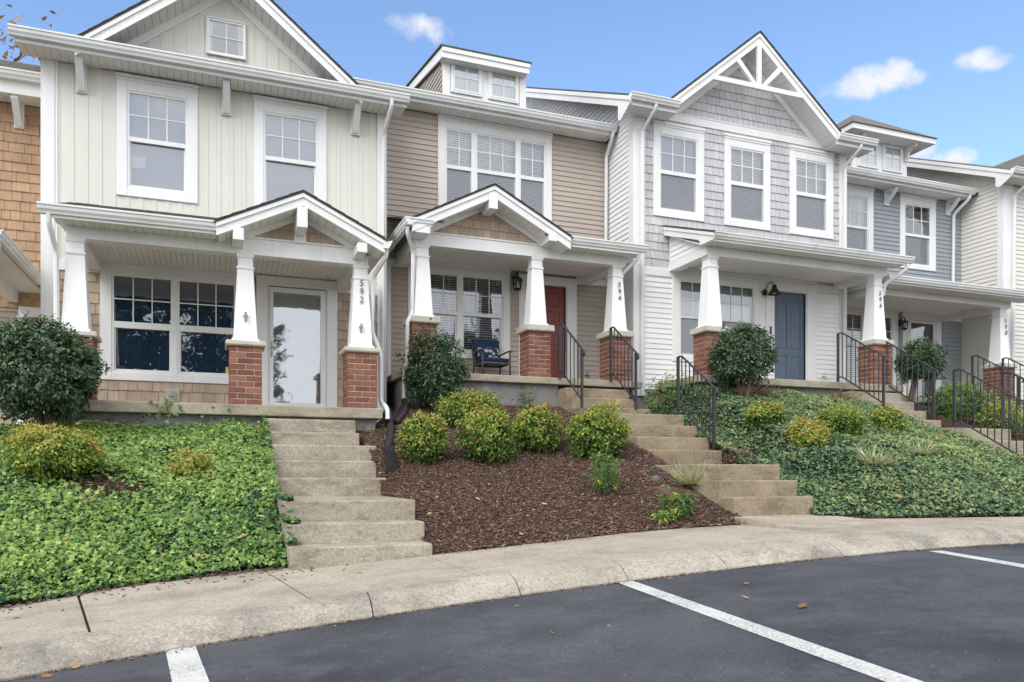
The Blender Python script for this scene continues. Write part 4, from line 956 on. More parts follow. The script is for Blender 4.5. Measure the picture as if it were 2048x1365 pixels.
# ================================================================== 598: slate-grey house
def house_598():
    h = empty('townhouse', (15, 14.26, 0), 'slate grey lap-sided townhouse numbered 598 with small hipped dormer', 'townhouse')
    Y = 14.26; F = 1.66; x0, x1 = 12.62, 17.43
    W = [(13.42, 14.557, 4.95, 6.735), (15.396, 16.541, 4.97, 6.735)]; G = [(13.59, 14.378), (15.567, 16.353)]
    LW = (12.95, 15.32, 2.1, 3.9); D = (15.469, 16.72, F, 3.905)
    wall(h, 'wall_core', x0, x1, .6, 6.78, Y, [(g[0] - .02, g[1] + .02, 5.09, 6.51) for g in G] + [(13.40, 15.13, 2.23, 3.75), (15.66, 16.53, F, 3.72)])
    house_body(h, x0, x1, Y, .4, 6.86, .46, gut_y=13.78, right_over=-.01, side_mat='siding_slate')
    laps(h, 'siding_slate', x0, x1, 3.95, 6.78, Y, .1016, W)
    laps(h, 'siding_slate', x0, x1, F, 3.8, Y, .1016, [LW, D])
    for w, g, u, l in ((W[0], G[0], 'blinds', 'blinds'), (W[1], G[1], 'blinds_open', 'blinds_open')):
        window(h, w, [g], 5.10, 6.50, (5.825, 5.76), Y, (3, 2), upper=u, lower=l)
    window(h, LW, [(13.42, 14.205), (14.32, 15.11)], 2.25, 3.735, (3.08, 3.0), Y, (3, 2), upper='blinds_open', lower='blinds_open', lower_screen=False)
    MB().box(x0, LW[0], Y - .03, Y + .02, 3.8, 3.945).obj('belt_board', 'trim_white', h)
    MB().box(16.72, x1 - .02, Y - .03, Y + .02, 3.8, 3.945).obj('belt_board', 'trim_white', h)
    door_casing(h, D[0], D[1], D[3], F, Y, 15.65, 16.55, 3.74)
    s = MB().box(15.66, 15.739, Y - .035, Y - .005, F + .02, 3.73).box(16.464, 16.54, Y - .035, Y - .005, F + .02, 3.73).box(15.739, 16.464, Y - .034, Y - .005, 3.67, 3.73).box(15.739, 16.464, Y - .034, Y - .005, F + .02, F + .16).obj('storm_door', 'trim_white', h)
    pane(s, 15.739, 16.464, Y - .02, F + .16, 3.67, 'glass')
    panel_door(h, 15.69, 16.51, F + .02, 3.70, Y + .06, 'door_navy', SIX)
    soffit(h, 12.7, 17.25, 13.86, 14.24, 6.76, 'soffit_white')
    MB().box(12.7, 17.26, 13.83, 13.86, 6.745, 6.90).obj('fascia_board', 'trim_white', h)
    gutter_x(h, 12.7, 17.28, 13.83, 6.80)
    for x in (14.96, 16.95):
        b = MB().box(x - .07, x + .07, Y - .05, Y - .02, 6.40, 6.755).obj('eave_bracket', 'trim_white', h)
        MB().box(x - .045, x + .045, 13.92, Y - .051, 6.69, 6.755).obj('bracket_arm', 'trim_white', b)
        MB().prism([(13.92, 6.688), (13.99, 6.688), (Y - .051, 6.52), (Y - .051, 6.43)], 'x', x - .045, x + .045).obj('bracket_strut', 'trim_white', b)
    # hipped dormer
    dy = 14.62; a, b = 14.31, 16.03
    MB().box(a, b, dy, 17.2, 7.0, 8.06).obj('dormer_wall', 'trim_white', h)
    side_laps(h, 'siding_slate', a, dy + .06, 17.2, 7.1, 8.05, .1016)
    for g in ((14.52, 15.01), (15.303, 15.788)):
        window(h, (g[0] - .07, g[1] + .07, 7.41, 8.05), [g], 7.49, 7.98, None, dy - .02, (2, 2), upper='reflection_lavender', fixed=True, glass='glass_lowe', proud=.02)
    ex0, ex1, ey0, ey1, ez = 13.87, 16.46, 14.16, 17.6, 8.06
    MB().box(ex0 + .02, ex1 - .02, ey0 + .02, ey1, ez, ez + .014).obj('eave_soffit', 'soffit_white', h)
    MB().box(ex0, ex1, ey0, ey0 + .02, ez - .005, ez + .12).box(ex0, ex0 + .02, ey0 + .021, ey1, ez - .004, ez + .12).box(ex1 - .02, ex1, ey0 + .021, ey1, ez - .004, ez + .12).obj('fascia_board', 'trim_white', h)
    r = MB(); q = .70; zz = ez + .125; cx = (ex0 + ex1) / 2; hw = cx - ex0 + .04; rt = zz + q * hw
    r.add([(ex0 - .04, ey0 - .04, zz), (ex1 + .04, ey0 - .04, zz), (ex1 + .04, ey1, zz), (ex0 - .04, ey1, zz), (cx, ey0 - .04 + hw, rt), (cx, ey1, rt)],
          [(0, 1, 4), (1, 2, 5, 4), (3, 0, 4, 5), (2, 3, 5), (0, 3, 2, 1)])
    r.obj('dormer_roof', 'roof_brown', h)
    for x in (a + .05, b - .05):
        k = MB().box(x - .05, x + .05, dy - .045, dy - .021, 7.72, ez).obj('eave_bracket', 'trim_white', h)
        MB().prism([(14.28, ez - .002), (dy - .046, ez - .002), (dy - .046, 7.76), (dy - .09, 7.80), (dy - .12, 7.92), (14.30, ez - .06)], 'x', x - .035, x + .035).obj('bracket_arm', 'trim_white', k)
    # porch
    porch_slab(h, 12.75, 17.3, 12.38, Y, F, t=.15, base=.6, found=(12.85, 16.0))
    for i, cx in enumerate((13.0, 16.66)): column(h, cx, 12.45, F, 2.40, 2.50, 3.765, 80 + i)
    digits(h, '598', 16.69, 12.535, 3.52, h=.10, step=.135, lean=-.055)
    beam_frame(h, 12.85, 16.88, 12.54, Y, 3.765, 3.94)
    soffit(h, 13.05, 16.68, 12.74, 14.22, 3.90, 'soffit_white', pitch=.06, name='porch_ceiling')
    soffit(h, 12.72, 17.2, 12.15, 12.54, 3.90, 'soffit_white', name='eave_soffit')
    MB().box(12.72, 17.2, 12.125, 12.15, 3.885, 4.0).obj('fascia_board', 'trim_white', h)
    gutter_x(h, 12.70, 17.25, 12.15, 3.92)
    gutter_y(h, 12.02, 14.1, 12.82, 3.92, sgn=-1)
    shed_roof(h, 12.75, 17.2, 12.1, Y, 4.03, .28)
    downspout(h, [(17.15, 13.79, 6.81), (17.15, 13.81, 6.70), (17.08, 14.18, 6.42), (17.08, 14.2, 4.6)])
house_598()

# ================================================================== 600: cream lap-sided house at the right edge
def house_600():
    h = empty('townhouse', (20, 13.17, 0), 'cream lap-sided townhouse cut off by the right edge of the picture', 'townhouse')
    Y = 13.17; x0, x1 = 17.44, 22.4
    MB().box(x0, x1, Y, Y + .14, .6, 6.88).obj('wall', 'wall_core', h)
    house_body(h, x0, x1, Y, .4, 7.02, .47, gut_y=12.70, left_over=.30, right_over=.3, side_mat='siding_cream_lap', roof='roof_brown', ridge=18.6, cut=(18.6, 22.4))
    side_laps(h, 'siding_cream_lap', x0, Y + .02, 21.5, 1.5, 8.7, .1016, rake=(12.70, 6.90, .47))
    laps(h, 'siding_cream_lap', 17.76, 22.2, 1.6, 6.88, Y, .1016)
    MB().prism([(18.7, 6.88), (22.3, 6.88), (20.5, 8.3)], 'y', Y, Y + .1).obj('gable_wall', 'siding_cream_lap', h)
    rake_soffit(h, 20.5, 2.02, 8.65 - .245, .80, 12.75, 13.16, 'soffit_white')
    MB().box(22.2, 22.42, Y - .035, Y + .02, 1.5, 6.88).obj('corner_board', 'trim_white', h)
    MB().box(17.42, 17.76, Y - .035, Y + .02, 1.5, 6.88).obj('corner_board', 'trim_white', h)
    MB().box(17.418, 17.438, Y - .02, Y + .12, 1.5, 6.84).obj('corner_board', 'trim_white', h)
    rk = lambda y: 6.98 + .47 * (y - 12.70)
    MB().prism([(12.68, rk(12.68)), (18.2, rk(18.2)), (18.2, rk(18.2) - .21), (13.1, rk(13.1) - .21), (13.1, 6.74), (13.0, 6.70), (12.68, 6.87)], 'x', 17.115, 17.14).obj('rake_board', 'trim_white', h)
    MB().prism([(12.66, rk(12.66)), (18.2, rk(18.2)), (18.2, rk(18.2) - .08), (12.66, rk(12.66) - .08)], 'x', 17.095, 17.114).obj('rake_trim', 'trim_white', h)
    MB().prism([(13.1, rk(13.1) - .2), (18.2, rk(18.2) - .2), (18.2, rk(18.2) - .185), (13.1, rk(13.1) - .185)], 'x', 17.14, 17.44).obj('rake_soffit', 'soffit_white', h)
    soffit(h, 17.14, 18.5, 12.76, 13.14, 6.88, 'soffit_white')
    MB().box(17.14, 18.5, 12.73, 12.76, 6.865, 7.0).obj('fascia_board', 'trim_white', h)
    gutter_x(h, 17.12, 18.52, 12.73, 6.93)
    gable_roof(h, 20.5, 2.03, 8.65, .80, 12.72, 16.0, .035, mat='roof_brown', fascia=.21)
    sh = MB()
    for i in range(14):
        t = i * .15; a, b = 20.5 - 2.06 + t, 20.5 - 2.06 + t + .15
        sh.prism([(a, 8.65 - .80 * (20.5 - a)), (a, 8.65 - .80 * (20.5 - a) + .016), (b, 8.65 - .80 * (20.5 - b) + .003), (b, 8.65 - .80 * (20.5 - b))], 'y', 12.75, 16.0)
    tag(sh.obj('roof_shingles', 'roof_brown', h), kind='stuff')
    downspout(h, [(17.75, 12.66, 6.93), (17.75, 12.68, 6.85), (17.68, 13.05, 6.58), (17.68, 13.1, 1.5)])
house_600()

# ================================================================== 590: cedar-shake house at the left edge
def house_590():
    h = empty('townhouse', (-5, 14.8, -.8), 'brown cedar-shake townhouse cut off by the left edge of the picture', 'townhouse')
    Y = 14.8; x0, x1 = -7.3, -2.33
    MB().box(x0, x1, Y, Y + .14, -.9, 6.03).obj('wall', 'wall_core', h)
    house_body(h, x0, x1, Y, -1, 6.36, .50, gut_y=14.30, side_mat='siding_beige', roof='roof_grey', ridge=17.2)
    shakes(h, 'shake_cedar', -7.2, x1, 2.72, 6.02, Y, .158, .12, .27, seed=9, ragged=.004, off=lambda t: -t[1][0][0])
    laps(h, 'siding_beige', -7.2, x1, -.4, 2.70, Y, .1016)
    soffit(h, -4.6, x1, 14.40, 14.78, 6.03)
    MB().box(-5, x1, 14.37, 14.40, 6.02, 6.25).obj('fascia_board', 'trim_white', h)
    gutter_x(h, -5, x1 - .01, 14.37, 6.22, s=1.15)
    sh = MB(); y = 14.30
    while y < 16.8:
        x = -5.0
        while x < x1:
            w = RNG.uniform(.2, .4); z = 6.365 + .5 * (y - 14.3)
            sh.prism([(y, z), (y, z + RNG.uniform(.01, .02)), (y + .15, z + .078), (y + .15, z + .073)], 'x', x, min(x + w - .008, x1)); x += w
        y += .15
    tag(sh.obj('roof_shingles', 'roof_grey', h), kind='stuff')
    for x in (-2.935, -4.6): eave_bracket(h, x, Y - .02, 6.03, 5.63, .34)
    # right edge of its porch roof: side gutter running back to the wall, soffit, beam and wall trim
    gutter_y(h, 11.55, 14.2, -2.60, 2.99)
    MB().prism([(-2.57, 3.11), (-3.9, 3.80), (-3.9, 3.76), (-2.57, 3.07)], 'y', 11.55, 14.8).obj('porch_roof', 'roof_grey', h)
    MB().prism([(-2.60, 3.07), (-3.9, 3.74), (-3.9, 3.56), (-2.60, 2.98)], 'y', 11.58, 11.61).obj('rake_board', 'trim_white', h)
    soffit(h, -2.95, -2.60, 11.62, 14.75, 2.97, along='x', name='eave_soffit')
    MB().box(-3.1, -2.95, 11.9, 14.78, 2.80, 2.98).obj('porch_beam', 'trim_white', h)
    MB().box(-2.95, x1, Y - .03, Y - .001, 2.58, 2.74).obj('belt_board', 'trim_white', h)
    MB().box(-2.98, -2.88, Y - .035, Y - .001, -.4, 2.58).obj('trim_strip', 'trim_white', h)
    downspout(h, [(-2.55, 11.62, 3.0), (-2.55, 11.65, 2.90), (-2.68, 11.95, 2.68), (-2.68, 12.0, .3)])
    column(h, -3.0, 11.85, .35, 1.15, 1.24, 2.80, 95)
    MB().box(-6.9, -2.75, 11.75, Y, .1, .35).obj('porch_slab', 'concrete_slab', h)
house_590()
# ------------------------------------------------------------------ ground, road, kerb, sidewalk
def grid_sheet(name, xs, ys_of, z_of, mat, parent=None):
    m = MB(); nx = len(xs); ny = len(ys_of(xs[0]))
    for x in xs:
        for y in ys_of(x): m.v.append((x, y, z_of(x, y)))
    for i in range(nx - 1):
        for j in range(ny - 1): m.f.append((i * ny + j, (i + 1) * ny + j, (i + 1) * ny + j + 1, i * ny + j + 1))
    return m.obj(name, mat, parent)
def frange(a, b, s):
    n = max(1, int(round((b - a) / s))); return [a + (b - a) * i / n for i in range(n + 1)]
tag(grid_sheet('ground', [-300, 300], lambda x: [-300, 300], lambda x, y: -3.0, 'earth'), kind='structure')
kb = lambda x: smooth(x, KB); kt = lambda x: smooth(x, KT)
road = tag(grid_sheet('parking_lot', [-60, -30] + frange(-20, 20, .5) + [30, 60], lambda x: [-60, -20, -5, 0, 2, 3.5, kb(max(-12, min(x, 18))) + .12], lambda x, y: road_z(x), 'asphalt'), kind='structure')
def stripe(pa, pb, w):
    """painted bay line from the kerb end pa (x, y) towards pb"""
    m = MB(); n = 10; d = Vector((pb[0] - pa[0], pb[1] - pa[1])); t = Vector((-d.y, d.x)).normalized() * (w / 2)
    for i in range(n + 1):
        q = Vector(pa) + d * (i / n)
        for s in (-1, 1): m.v.append((q.x + s * t.x, q.y + s * t.y, road_z(q.x + s * t.x) + .004))
    for i in range(n): m.f.append((2 * i, 2 * i + 1, 2 * i + 3, 2 * i + 2))
    m.obj('bay_line', 'road_paint', road)
stripe((-.18, 5.11), (.22, .6), .165); stripe((2.955, 5.30), (2.36, .0), .128); stripe((5.83, 5.02), (4.45, .5), .125); stripe((8.9, 4.9), (6.6, .6), .12)

walk = tag(grid_sheet('sidewalk', frange(-12, 18, 1.), lambda x: [kt(x) - .05, lerp(x, YB) + .5], lambda x, y: road_z(x) + .128, 'ivy_soil'), kind='structure')
js = [-.68 - 1.25 * i for i in range(8, 0, -1)] + [-.68, .63, 1.88, 3.10, 4.27, 5.34] + [5.34 + 1.2 * i for i in range(1, 10)]
kslope = lambda x: (kt(x + .3) - kt(x - .3)) / .6
for a, b in zip(js, js[1:]):
    a, b = a + .007, b - .007; m = MB(); n = 4
    top, bot = [], []
    for i in range(n + 1):
        x = a + (b - a) * i / n; xb = x - kslope(x) * 1.5 * (x < 1); y0 = kt(x) + .004; y1 = lerp(xb, YB) + .45
        for xx, y in ((x, y0), (x + (xb - x) * 1.3, y1)): z = road_z(xx) + .14; top.append((xx, y, z)); bot.append((xx, y, z - .1))
    k = len(top); m.v = top + bot
    for i in range(n):
        m.f.append((2 * i, 2 * i + 2, 2 * i + 3, 2 * i + 1)); m.f.append((2 * i, k + 2 * i, k + 2 * i + 2, 2 * i + 2)); m.f.append((2 * i + 1, 2 * i + 3, k + 2 * i + 3, k + 2 * i + 1))
    m.f += [(0, 1, k + 1, k), (2 * n, k + 2 * n, k + 2 * n + 1, 2 * n + 1)]
    m.obj('paving_slab', 'concrete_walk', walk, bevel=.008)
m = MB(); zz = road_z(6) + .143
m.add([(5.30, 6.0, zz), (6.75, 6.0, zz), (6.62, 7.3, -.455), (5.32, 7.3, -.455), (5.30, 6.0, zz - .2), (6.75, 6.0, zz - .2), (6.62, 7.3, -.6), (5.32, 7.3, -.6)],
      [(0, 1, 2, 3), (0, 4, 5, 1), (1, 5, 6, 2), (3, 7, 4, 0)])
m.obj('paving_slab', 'concrete_walk', walk)
kj = [-10.5, -9.4, -8.3, -7.2, -6.1, -5.0, -3.9, -2.9, -1.11, 1.01, 2.1, 2.99, 3.86, 4.97, 5.75, 6.8, 7.8, 8.8, 9.9, 11, 12.1, 13.2, 14.3, 15.4]
PROF = [(0, -.06), (.01, .012), (.12, .048), (.34, .092), (.62, .122), (.86, .136), (1, .140), (1, .0)]
m = MB(); xs_ = frange(-10.4, 15.3, .25); q = len(PROF)
for x in xs_:
    for t, dz in PROF: m.v.append((x, kb(x) + .012 + t * (kt(x) - kb(x) - .02), road_z(x) + dz - .012))
for i in range(len(xs_) - 1):
    for j in range(q - 1): m.f.append((i * q + j, (i + 1) * q + j, (i + 1) * q + j + 1, i * q + j + 1))
kerb = tag(m.obj('kerb', 'ivy_soil'), kind='structure')
for a, b in zip(kj, kj[1:]):
    a, b = a + .0045, b - .0045; m = MB(); n = 6; q = len(PROF)
    for i in range(n + 1):
        x = a + (b - a) * i / n
        for t, dz in PROF: m.v.append((x, kb(x) + t * (kt(x) - kb(x)) + RNG.uniform(-.003, .003) * (0 < t < 1), road_z(x) + dz))
    for i in range(n):
        for j in range(q - 1): m.f.append((i * q + j, (i + 1) * q + j, (i + 1) * q + j + 1, i * q + j + 1))
    m.f += [tuple(range(q)), tuple(n * q + j for j in range(q))[::-1]]
    m.obj('kerb_stone', 'concrete_kerb', kerb, smooth=False)

rs = np.random.RandomState(11)
PH = rs.uniform(0, 6.28, (12,)); FR = rs.uniform(.6, 1.0, (12,))
def bumps(x, y, s=1.):
    v = 0
    for k in range(6): v += math.sin((x * math.cos(k * 1.1) + y * math.sin(k * 1.1)) * s * (1.3 + .9 * k) * FR[k] + PH[k]) / (1 + .6 * k)
    return v / 3.
E592 = [(7.0, -.82), (7.13, -.76), (7.5, -.58), (7.9, -.36), (8.3, -.245), (9.4, -.22), (9.6, -.02), (9.9, .19), (10.2, .39), (10.7, .57), (11.0, .70), (12.6, 1.4)]
def bank(x, y):
    """terrain, easing down to the side of the 592 stairs"""
    z = terr(x, y)
    if 1.8 < x < 2.45 and y < 11:
        w = max(0., min(1., (x - 1.95) / .45)); w = w * w * (3 - 2 * w); z = min(z, lerp(y, E592)) * (1 - w) + z * w
    return z
def bed(name, mat, xl, xr, y1, label_top=None, amp=.02, nx=40, ny=40):
    m = MB()
    for i in range(nx + 1):
        s = i / nx; xg = xl(8) + (xr(8) - xl(8)) * s; yb = lerp(xg, YB)
        for j in range(ny + 1):
            y = yb - .0 + (y1 - yb) * j / ny; x = xl(y) + (xr(y) - xl(y)) * s
            e = min(1, j / 3.); m.v.append((x, y, bank(x, y) - .012 * (1 - e) + amp * bumps(x, y, 2.2) * e))
    for i in range(nx):
        for j in range(ny): m.f.append((i * (ny + 1) + j, (i + 1) * (ny + 1) + j, (i + 1) * (ny + 1) + j + 1, i * (ny + 1) + j + 1))
    def skirt(idx):
        n0 = len(m.v)
        for k in idx: x, y, z = m.v[k]; m.v.append((x, y, z - .55))
        for q in range(len(idx) - 1): m.f.append((idx[q], idx[q + 1], n0 + q + 1, n0 + q))
    skirt([j for j in range(ny + 1)]); skirt([nx * (ny + 1) + j for j in range(ny + 1)]); skirt([i * (ny + 1) for i in range(nx + 1)])
    return tag(m.obj(name, mat, smooth=True), kind='structure')
bl = lambda y: -6.5; br = lambda y: .62
ml = lambda y: 1.93; mr = lambda y: lerp(y, [(7.9, 5.42), (8.5, 5.66)])
rl = lambda y: lerp(y, [(7.3, 6.50), (8.4, 6.55), (9.2, 6.92)]); rr = lambda y: lerp(y, [(9.2, 11.08), (10.5, 11.12)])
bed('ivy_bed', 'ivy_soil', bl, br, 11.3); bed('mulch_bed', 'mulch_soil', ml, mr, 12.6, nx=60); bed('ivy_bed', 'ivy_soil', rl, rr, 11.9)
bed('mulch_bed', 'mulch_soil', lambda y: 12.47, lambda y: 20, 12.5, nx=20, ny=24)

# ------------------------------------------------------------------ concrete stairs
def stairs(steps, mat, label, group='concrete entrance stairs'):
    s0 = steps[-1]; r = empty('concrete_stairs', ((s0[2] + s0[3]) / 2, s0[1], s0[0] - .3), label, 'stairs', group)
    for i, (z, yf, xl, xr) in enumerate(steps):
        yb = steps[i - 1][1] if i else steps[i][1] + .45
        m = MB().box(xl, xr, yf, yb + (.0 if i else 0), z - .75, z); m.obj('step', mat, r, bevel=.018, seg=3)
    return r
stairs([(.755, 10.95, .645, 1.86), (.565, 10.66, .648, 1.862), (.378, 10.17, .642, 2.0), (.175, 9.87, .645, 2.003), (-.037, 9.55, .643, 2.0), (-.255, 7.9, .64, 1.955), (-.458, 7.48, .643, 1.945), (-.645, 7.13, .64, 1.93)],
       'concrete_step', 'weathered concrete stairs without railing climbing to porch 592')
stairs([(1.5, 12.22, 5.66, 6.9), (1.31, 11.98, 5.663, 6.903), (1.12, 11.65, 5.66, 6.98), (.935, 10.5, 5.67, 6.9), (.742, 10.15, 5.673, 6.903), (.548, 9.82, 5.67, 6.9), (.35, 9.52, 5.673, 6.903), (.126, 7.8, 5.40, 6.5), (-.065, 7.5, 5.403, 6.503), (-.25, 7.23, 5.40, 6.5)],
       'concrete_step_tan', 'long tan concrete stairs with black railings climbing to porch 594')
stairs([(1.565, 11.42, 11.12, 12.42), (1.375, 11.15, 11.123, 12.423), (1.185, 10.88, 11.12, 12.42), (.995, 10.58, 11.123, 12.45), (.76, 9.24, 11.10, 12.45), (.55, 8.93, 11.103, 12.453), (.345, 8.6, 11.10, 12.45), (.14, 8.25, 11.103, 12.453), (-.05, 7.93, 11.10, 12.45), (-.25, 7.6, 11.1, 12.45)],
       'concrete_slab', 'concrete stairs behind the ivy bank climbing to porch 596')
stairs([(1.47, 12.1, 15.35, 16.5), (1.28, 11.8, 15.353, 16.503), (1.09, 11.5, 15.35, 16.5), (.9, 11.2, 15.353, 16.503)], 'concrete_slab', 'short concrete stairs at porch 598, mostly hidden by hedge')

def railing(x, y0, z0, y1, z1, label, h=.92, posts=2, n=None, group='black metal stair railings'):
    """handrail running down along -y from (y0, z0) to (y1, z1)"""
    r = empty('stair_railing', (x, y0, z0), label, 'railing', group); w = .019
    L = y0 - y1; n = n or max(4, int(round(L / .125))); yk = y0 - .13 * 1; sl = (z0 - z1) / (L - .10)
    def base(y): return z0 if y > y0 - .10 else z0 - sl * (y0 - .10 - y)
    def top(y): return base(y) + h
    for y in (y0, y1):
        MB().box(x - w, x + w, y - w, y + w, base(y) - .03, top(y) - .004).obj('post', 'black_metal', r)
    MB().tube([(x, y0 + .02, top(y0) - .012), (x, y0 - .03, top(y0)), (x, y0 - .10, top(y0 - .10)), (x, y1 - .03, top(y1) - .01), (x, y1 - .075, top(y1) - .035), (x, y1 - .085, top(y1) - .085), (x, y1 - .06, top(y1) - .115)], .021, 8, .7).obj('top_rail', 'black_metal', r, smooth=True)
    g = .09
    MB().tube([(x, y0, base(y0) + g), (x, y0 - .10, base(y0 - .1) + g), (x, y1, base(y1) + g)], .014, 6).obj('bottom_rail', 'black_metal', r)
    for i in range(1, n):
        y = y0 - L * i / n
        MB().box(x - .007, x + .007, y - .007, y + .007, base(y) + g, top(y) - .01).obj('baluster', 'black_metal', r)
    return r
railing(5.62, 12.40, 1.69, 11.52, 1.12, 'black railing left of the top steps of 594, in front of red door', n=6)
railing(6.62, 12.40, 1.69, 11.52, 1.12, 'black railing in front of the right brick pier of 594', n=7)
railing(6.85, 10.6, .935, 9.65, .35, 'black railing beside ivy on the lower stairs of 594', n=9)
railing(11.08, 11.68, 1.755, 10.6, 1.17, 'black railing left of the top steps of 596', n=10)
railing(12.30, 11.92, 1.755, 10.62, 1.0, 'black railing in front of the brick pier numbered 596', n=11)
railing(11.17, 9.26, .77, 7.75, -.05, 'long black railing above the ivy bank on the lower stairs of 596', n=13)
railing(12.36, 9.32, .78, 7.75, -.05, 'black railing cut off at right edge, far side of lower stairs of 596', n=13)
railing(15.45, 12.36, 1.66, 11.3, 1.09, 'far black railing behind the hedge, left of the 598 column pier', n=8)
railing(16.38, 12.36, 1.66, 11.3, 1.09, 'far black railing at the right edge in front of the 598 pier', n=8)

# ------------------------------------------------------------------ wall lanterns
def carriage_lantern(x, y, z, label, s=1.):
    r = empty('wall_lantern', (x, y, z), label, 'lantern', 'porch wall lanterns')
    MB().box(x - .045 * s, x + .045 * s, y - .025, y, z - .02, z + .16 * s).obj('wall_plate', 'lantern_black', r, bevel=.01)
    MB().tube([(x, y - .02, z + .10 * s), (x, y - .07, z + .20 * s), (x, y - .13 * s, z + .23 * s), (x, y - .16 * s, z + .19 * s), (x, y - .16 * s, z + .12 * s)], .011 * s, 8).obj('scroll_arm', 'lantern_black', r, smooth=True)
    cy = y - .16 * s
    MB().lathe(x, cy, [(.012 * s, z + .14 * s), (.03 * s, z + .12 * s), (.115 * s, z + .06 * s), (.11 * s, z + .045 * s)], 6).lathe(x, cy, [(.008, z + .13 * s), (.018, z + .155 * s), (.004, z + .18 * s)], 6).obj('lantern_roof', 'lantern_black', r)
    c = MB()
    for k in range(6):
        q = 2 * math.pi * k / 6
        c.tube([(x + .092 * s * math.cos(q), cy + .092 * s * math.sin(q), z + .048 * s), (x + .070 * s * math.cos(q), cy + .070 * s * math.sin(q), z - .115 * s)], .008 * s, 5)
    c.lathe(x, cy, [(.075 * s, z - .11 * s), (.08 * s, z - .125 * s), (.05 * s, z - .15 * s), (.01, z - .165 * s)], 6).obj('cage', 'lantern_black', r)
    MB().lathe(x, cy, [(.060 * s, z - .112 * s), (.083 * s, z + .045 * s)], 6).obj('glass', 'glass', r)
    MB().lathe(x, cy, [(.014, z - .11 * s), (.014, z - .02 * s), (.02, z), (.01, z + .03)], 8).obj('bulb', 'blind_white', r)
carriage_lantern(5.425, 14.075, 3.66, 'black caged lantern between window and red door of 594', .98)
carriage_lantern(15.39, 14.235, 3.58, 'small black lantern left of the dark door of 598', .85)
def barn_lamp(x, y, z):
    r = empty('wall_lantern', (x, y, z), 'black gooseneck barn lamp beside the blue door of 596', 'lantern', 'porch wall lanterns')
    p = MB().lathe(0, 0, [(.001, 0), (.06, .002), (.06, .03), (.02, .05), (.001, .051)], 14); p.v = [(x + a, y - c, z + b) for a, b, c in p.v]; p.obj('wall_plate', 'lantern_black', r)
    MB().tube([(x, y - .03, z), (x + .01, y - .07, z + .12), (x + .04, y - .12, z + .18), (x + .07, y - .17, z + .17), (x + .085, y - .20, z + .11)], .011, 8).obj('gooseneck', 'lantern_black', r, smooth=True)
    cx, cy = x + .09, y - .20
    MB().lathe(cx, cy, [(.03, z + .12), (.045, z + .10), (.05, z + .05), (.07, z + .02), (.13, z - .055), (.135, z - .07), (.128, z - .068), (.06, z + .01)], 18).obj('lamp_shade', 'lantern_black', r, smooth=True)
    MB().lathe(cx, cy, [(.02, z + .02), (.035, z - .02), (.03, z - .05), (.005, z - .06)], 10).obj('bulb', 'blind_white', r)
barn_lamp(10.47, 13.05, 3.70)

# ------------------------------------------------------------------ porch chair and pillow at 594
def chair(cx, cy, z):  # legs reach the slab
    r = empty('patio_chair', (cx, cy, z), 'dark metal patio chair with navy cushions on porch 594', 'chair')
    w, d = .26, .26; t = .018; z0 = z + .06
    for sx in (-1, 1):
        MB().tube([(cx + sx * w, cy - d, z0), (cx + sx * w, cy - d + .01, z + .60)], t, 8).obj('leg', 'chair_frame', r, smooth=True)
        MB().tube([(cx + sx * w, cy + d + .06, z0), (cx + sx * w, cy + d - .02, z + .40), (cx + sx * w * .95, cy + d + .16, z + .92)], t, 8).obj('leg', 'chair_frame', r, smooth=True)
        MB().tube([(cx + sx * (w + .015), cy - d - .05, z + .585), (cx + sx * (w + .02), cy - d + .08, z + .615), (cx + sx * w, cy + d - .02, z + .60), (cx + sx * w, cy + d + .04, z + .60)], .022, 8, .7).obj('armrest', 'chair_frame', r, smooth=True)
    MB().box(cx - w, cx + w, cy - d, cy - d + .03, z + .36, z + .40).box(cx - w, cx + w, cy + d - .04, cy + d - .01, z + .36, z + .40).box(cx - w, cx - w + .02, cy - d + .03, cy + d - .04, z + .361, z + .399).box(cx + w - .02, cx + w, cy - d + .03, cy + d - .04, z + .361, z + .399).obj('seat_frame', 'chair_frame', r)
    MB().box(cx - w * .94, cx + w * .94, cy + d + .14, cy + d + .165, z + .86, z + .93).obj('back_rail', 'chair_frame', r)
    MB().box(cx - .25, cx + .25, cy - d, cy + d - .03, z + .405, z + .47).obj('seat_cushion', 'cushion_navy', r, bevel=.025, seg=3)
    b = MB(); b.hexa([(cx - .25, cy + .17, z + .47), (cx + .25, cy + .17, z + .47), (cx + .25, cy + .24, z + .465), (cx - .25, cy + .24, z + .465)], [(cx - .25, cy + .32, z + .885), (cx + .25, cy + .32, z + .885), (cx + .25, cy + .39, z + .88), (cx - .25, cy + .39, z + .88)])
    b.obj('back_cushion', 'cushion_navy', r, bevel=.022, seg=3)
    # lumbar pillow with white print, its own thing
    m = MB(); nx, ny = 14, 8; W, Hh = .22, .125
    for side in (-1, 1):
        for i in range(nx + 1):
            for j in range(ny + 1):
                u, v = i / nx * 2 - 1, j / ny * 2 - 1; th = .065 * ((1 - u ** 4) * (1 - v ** 4)) ** .6 * side
                m.v.append((u * W * (1 - .05 * v * v), th, v * Hh * (1 - .05 * u * u)))
    k = (nx + 1) * (ny + 1)
    for side in (0, 1):
        for i in range(nx):
            for j in range(ny): m.f.append((side * k + i * (ny + 1) + j, side * k + (i + 1) * (ny + 1) + j, side * k + (i + 1) * (ny + 1) + j + 1, side * k + i * (ny + 1) + j + 1))
    p = m.obj('throw_pillow', 'pillow_print', smooth=True); p.location = (cx, cy + .155, z + .60); p.rotation_euler = (math.radians(-18), 0, 0)
    tag(p, 'navy throw pillow with white leaf print leaning in the patio chair', 'pillow')
chair(4.76, 13.5, 1.63)

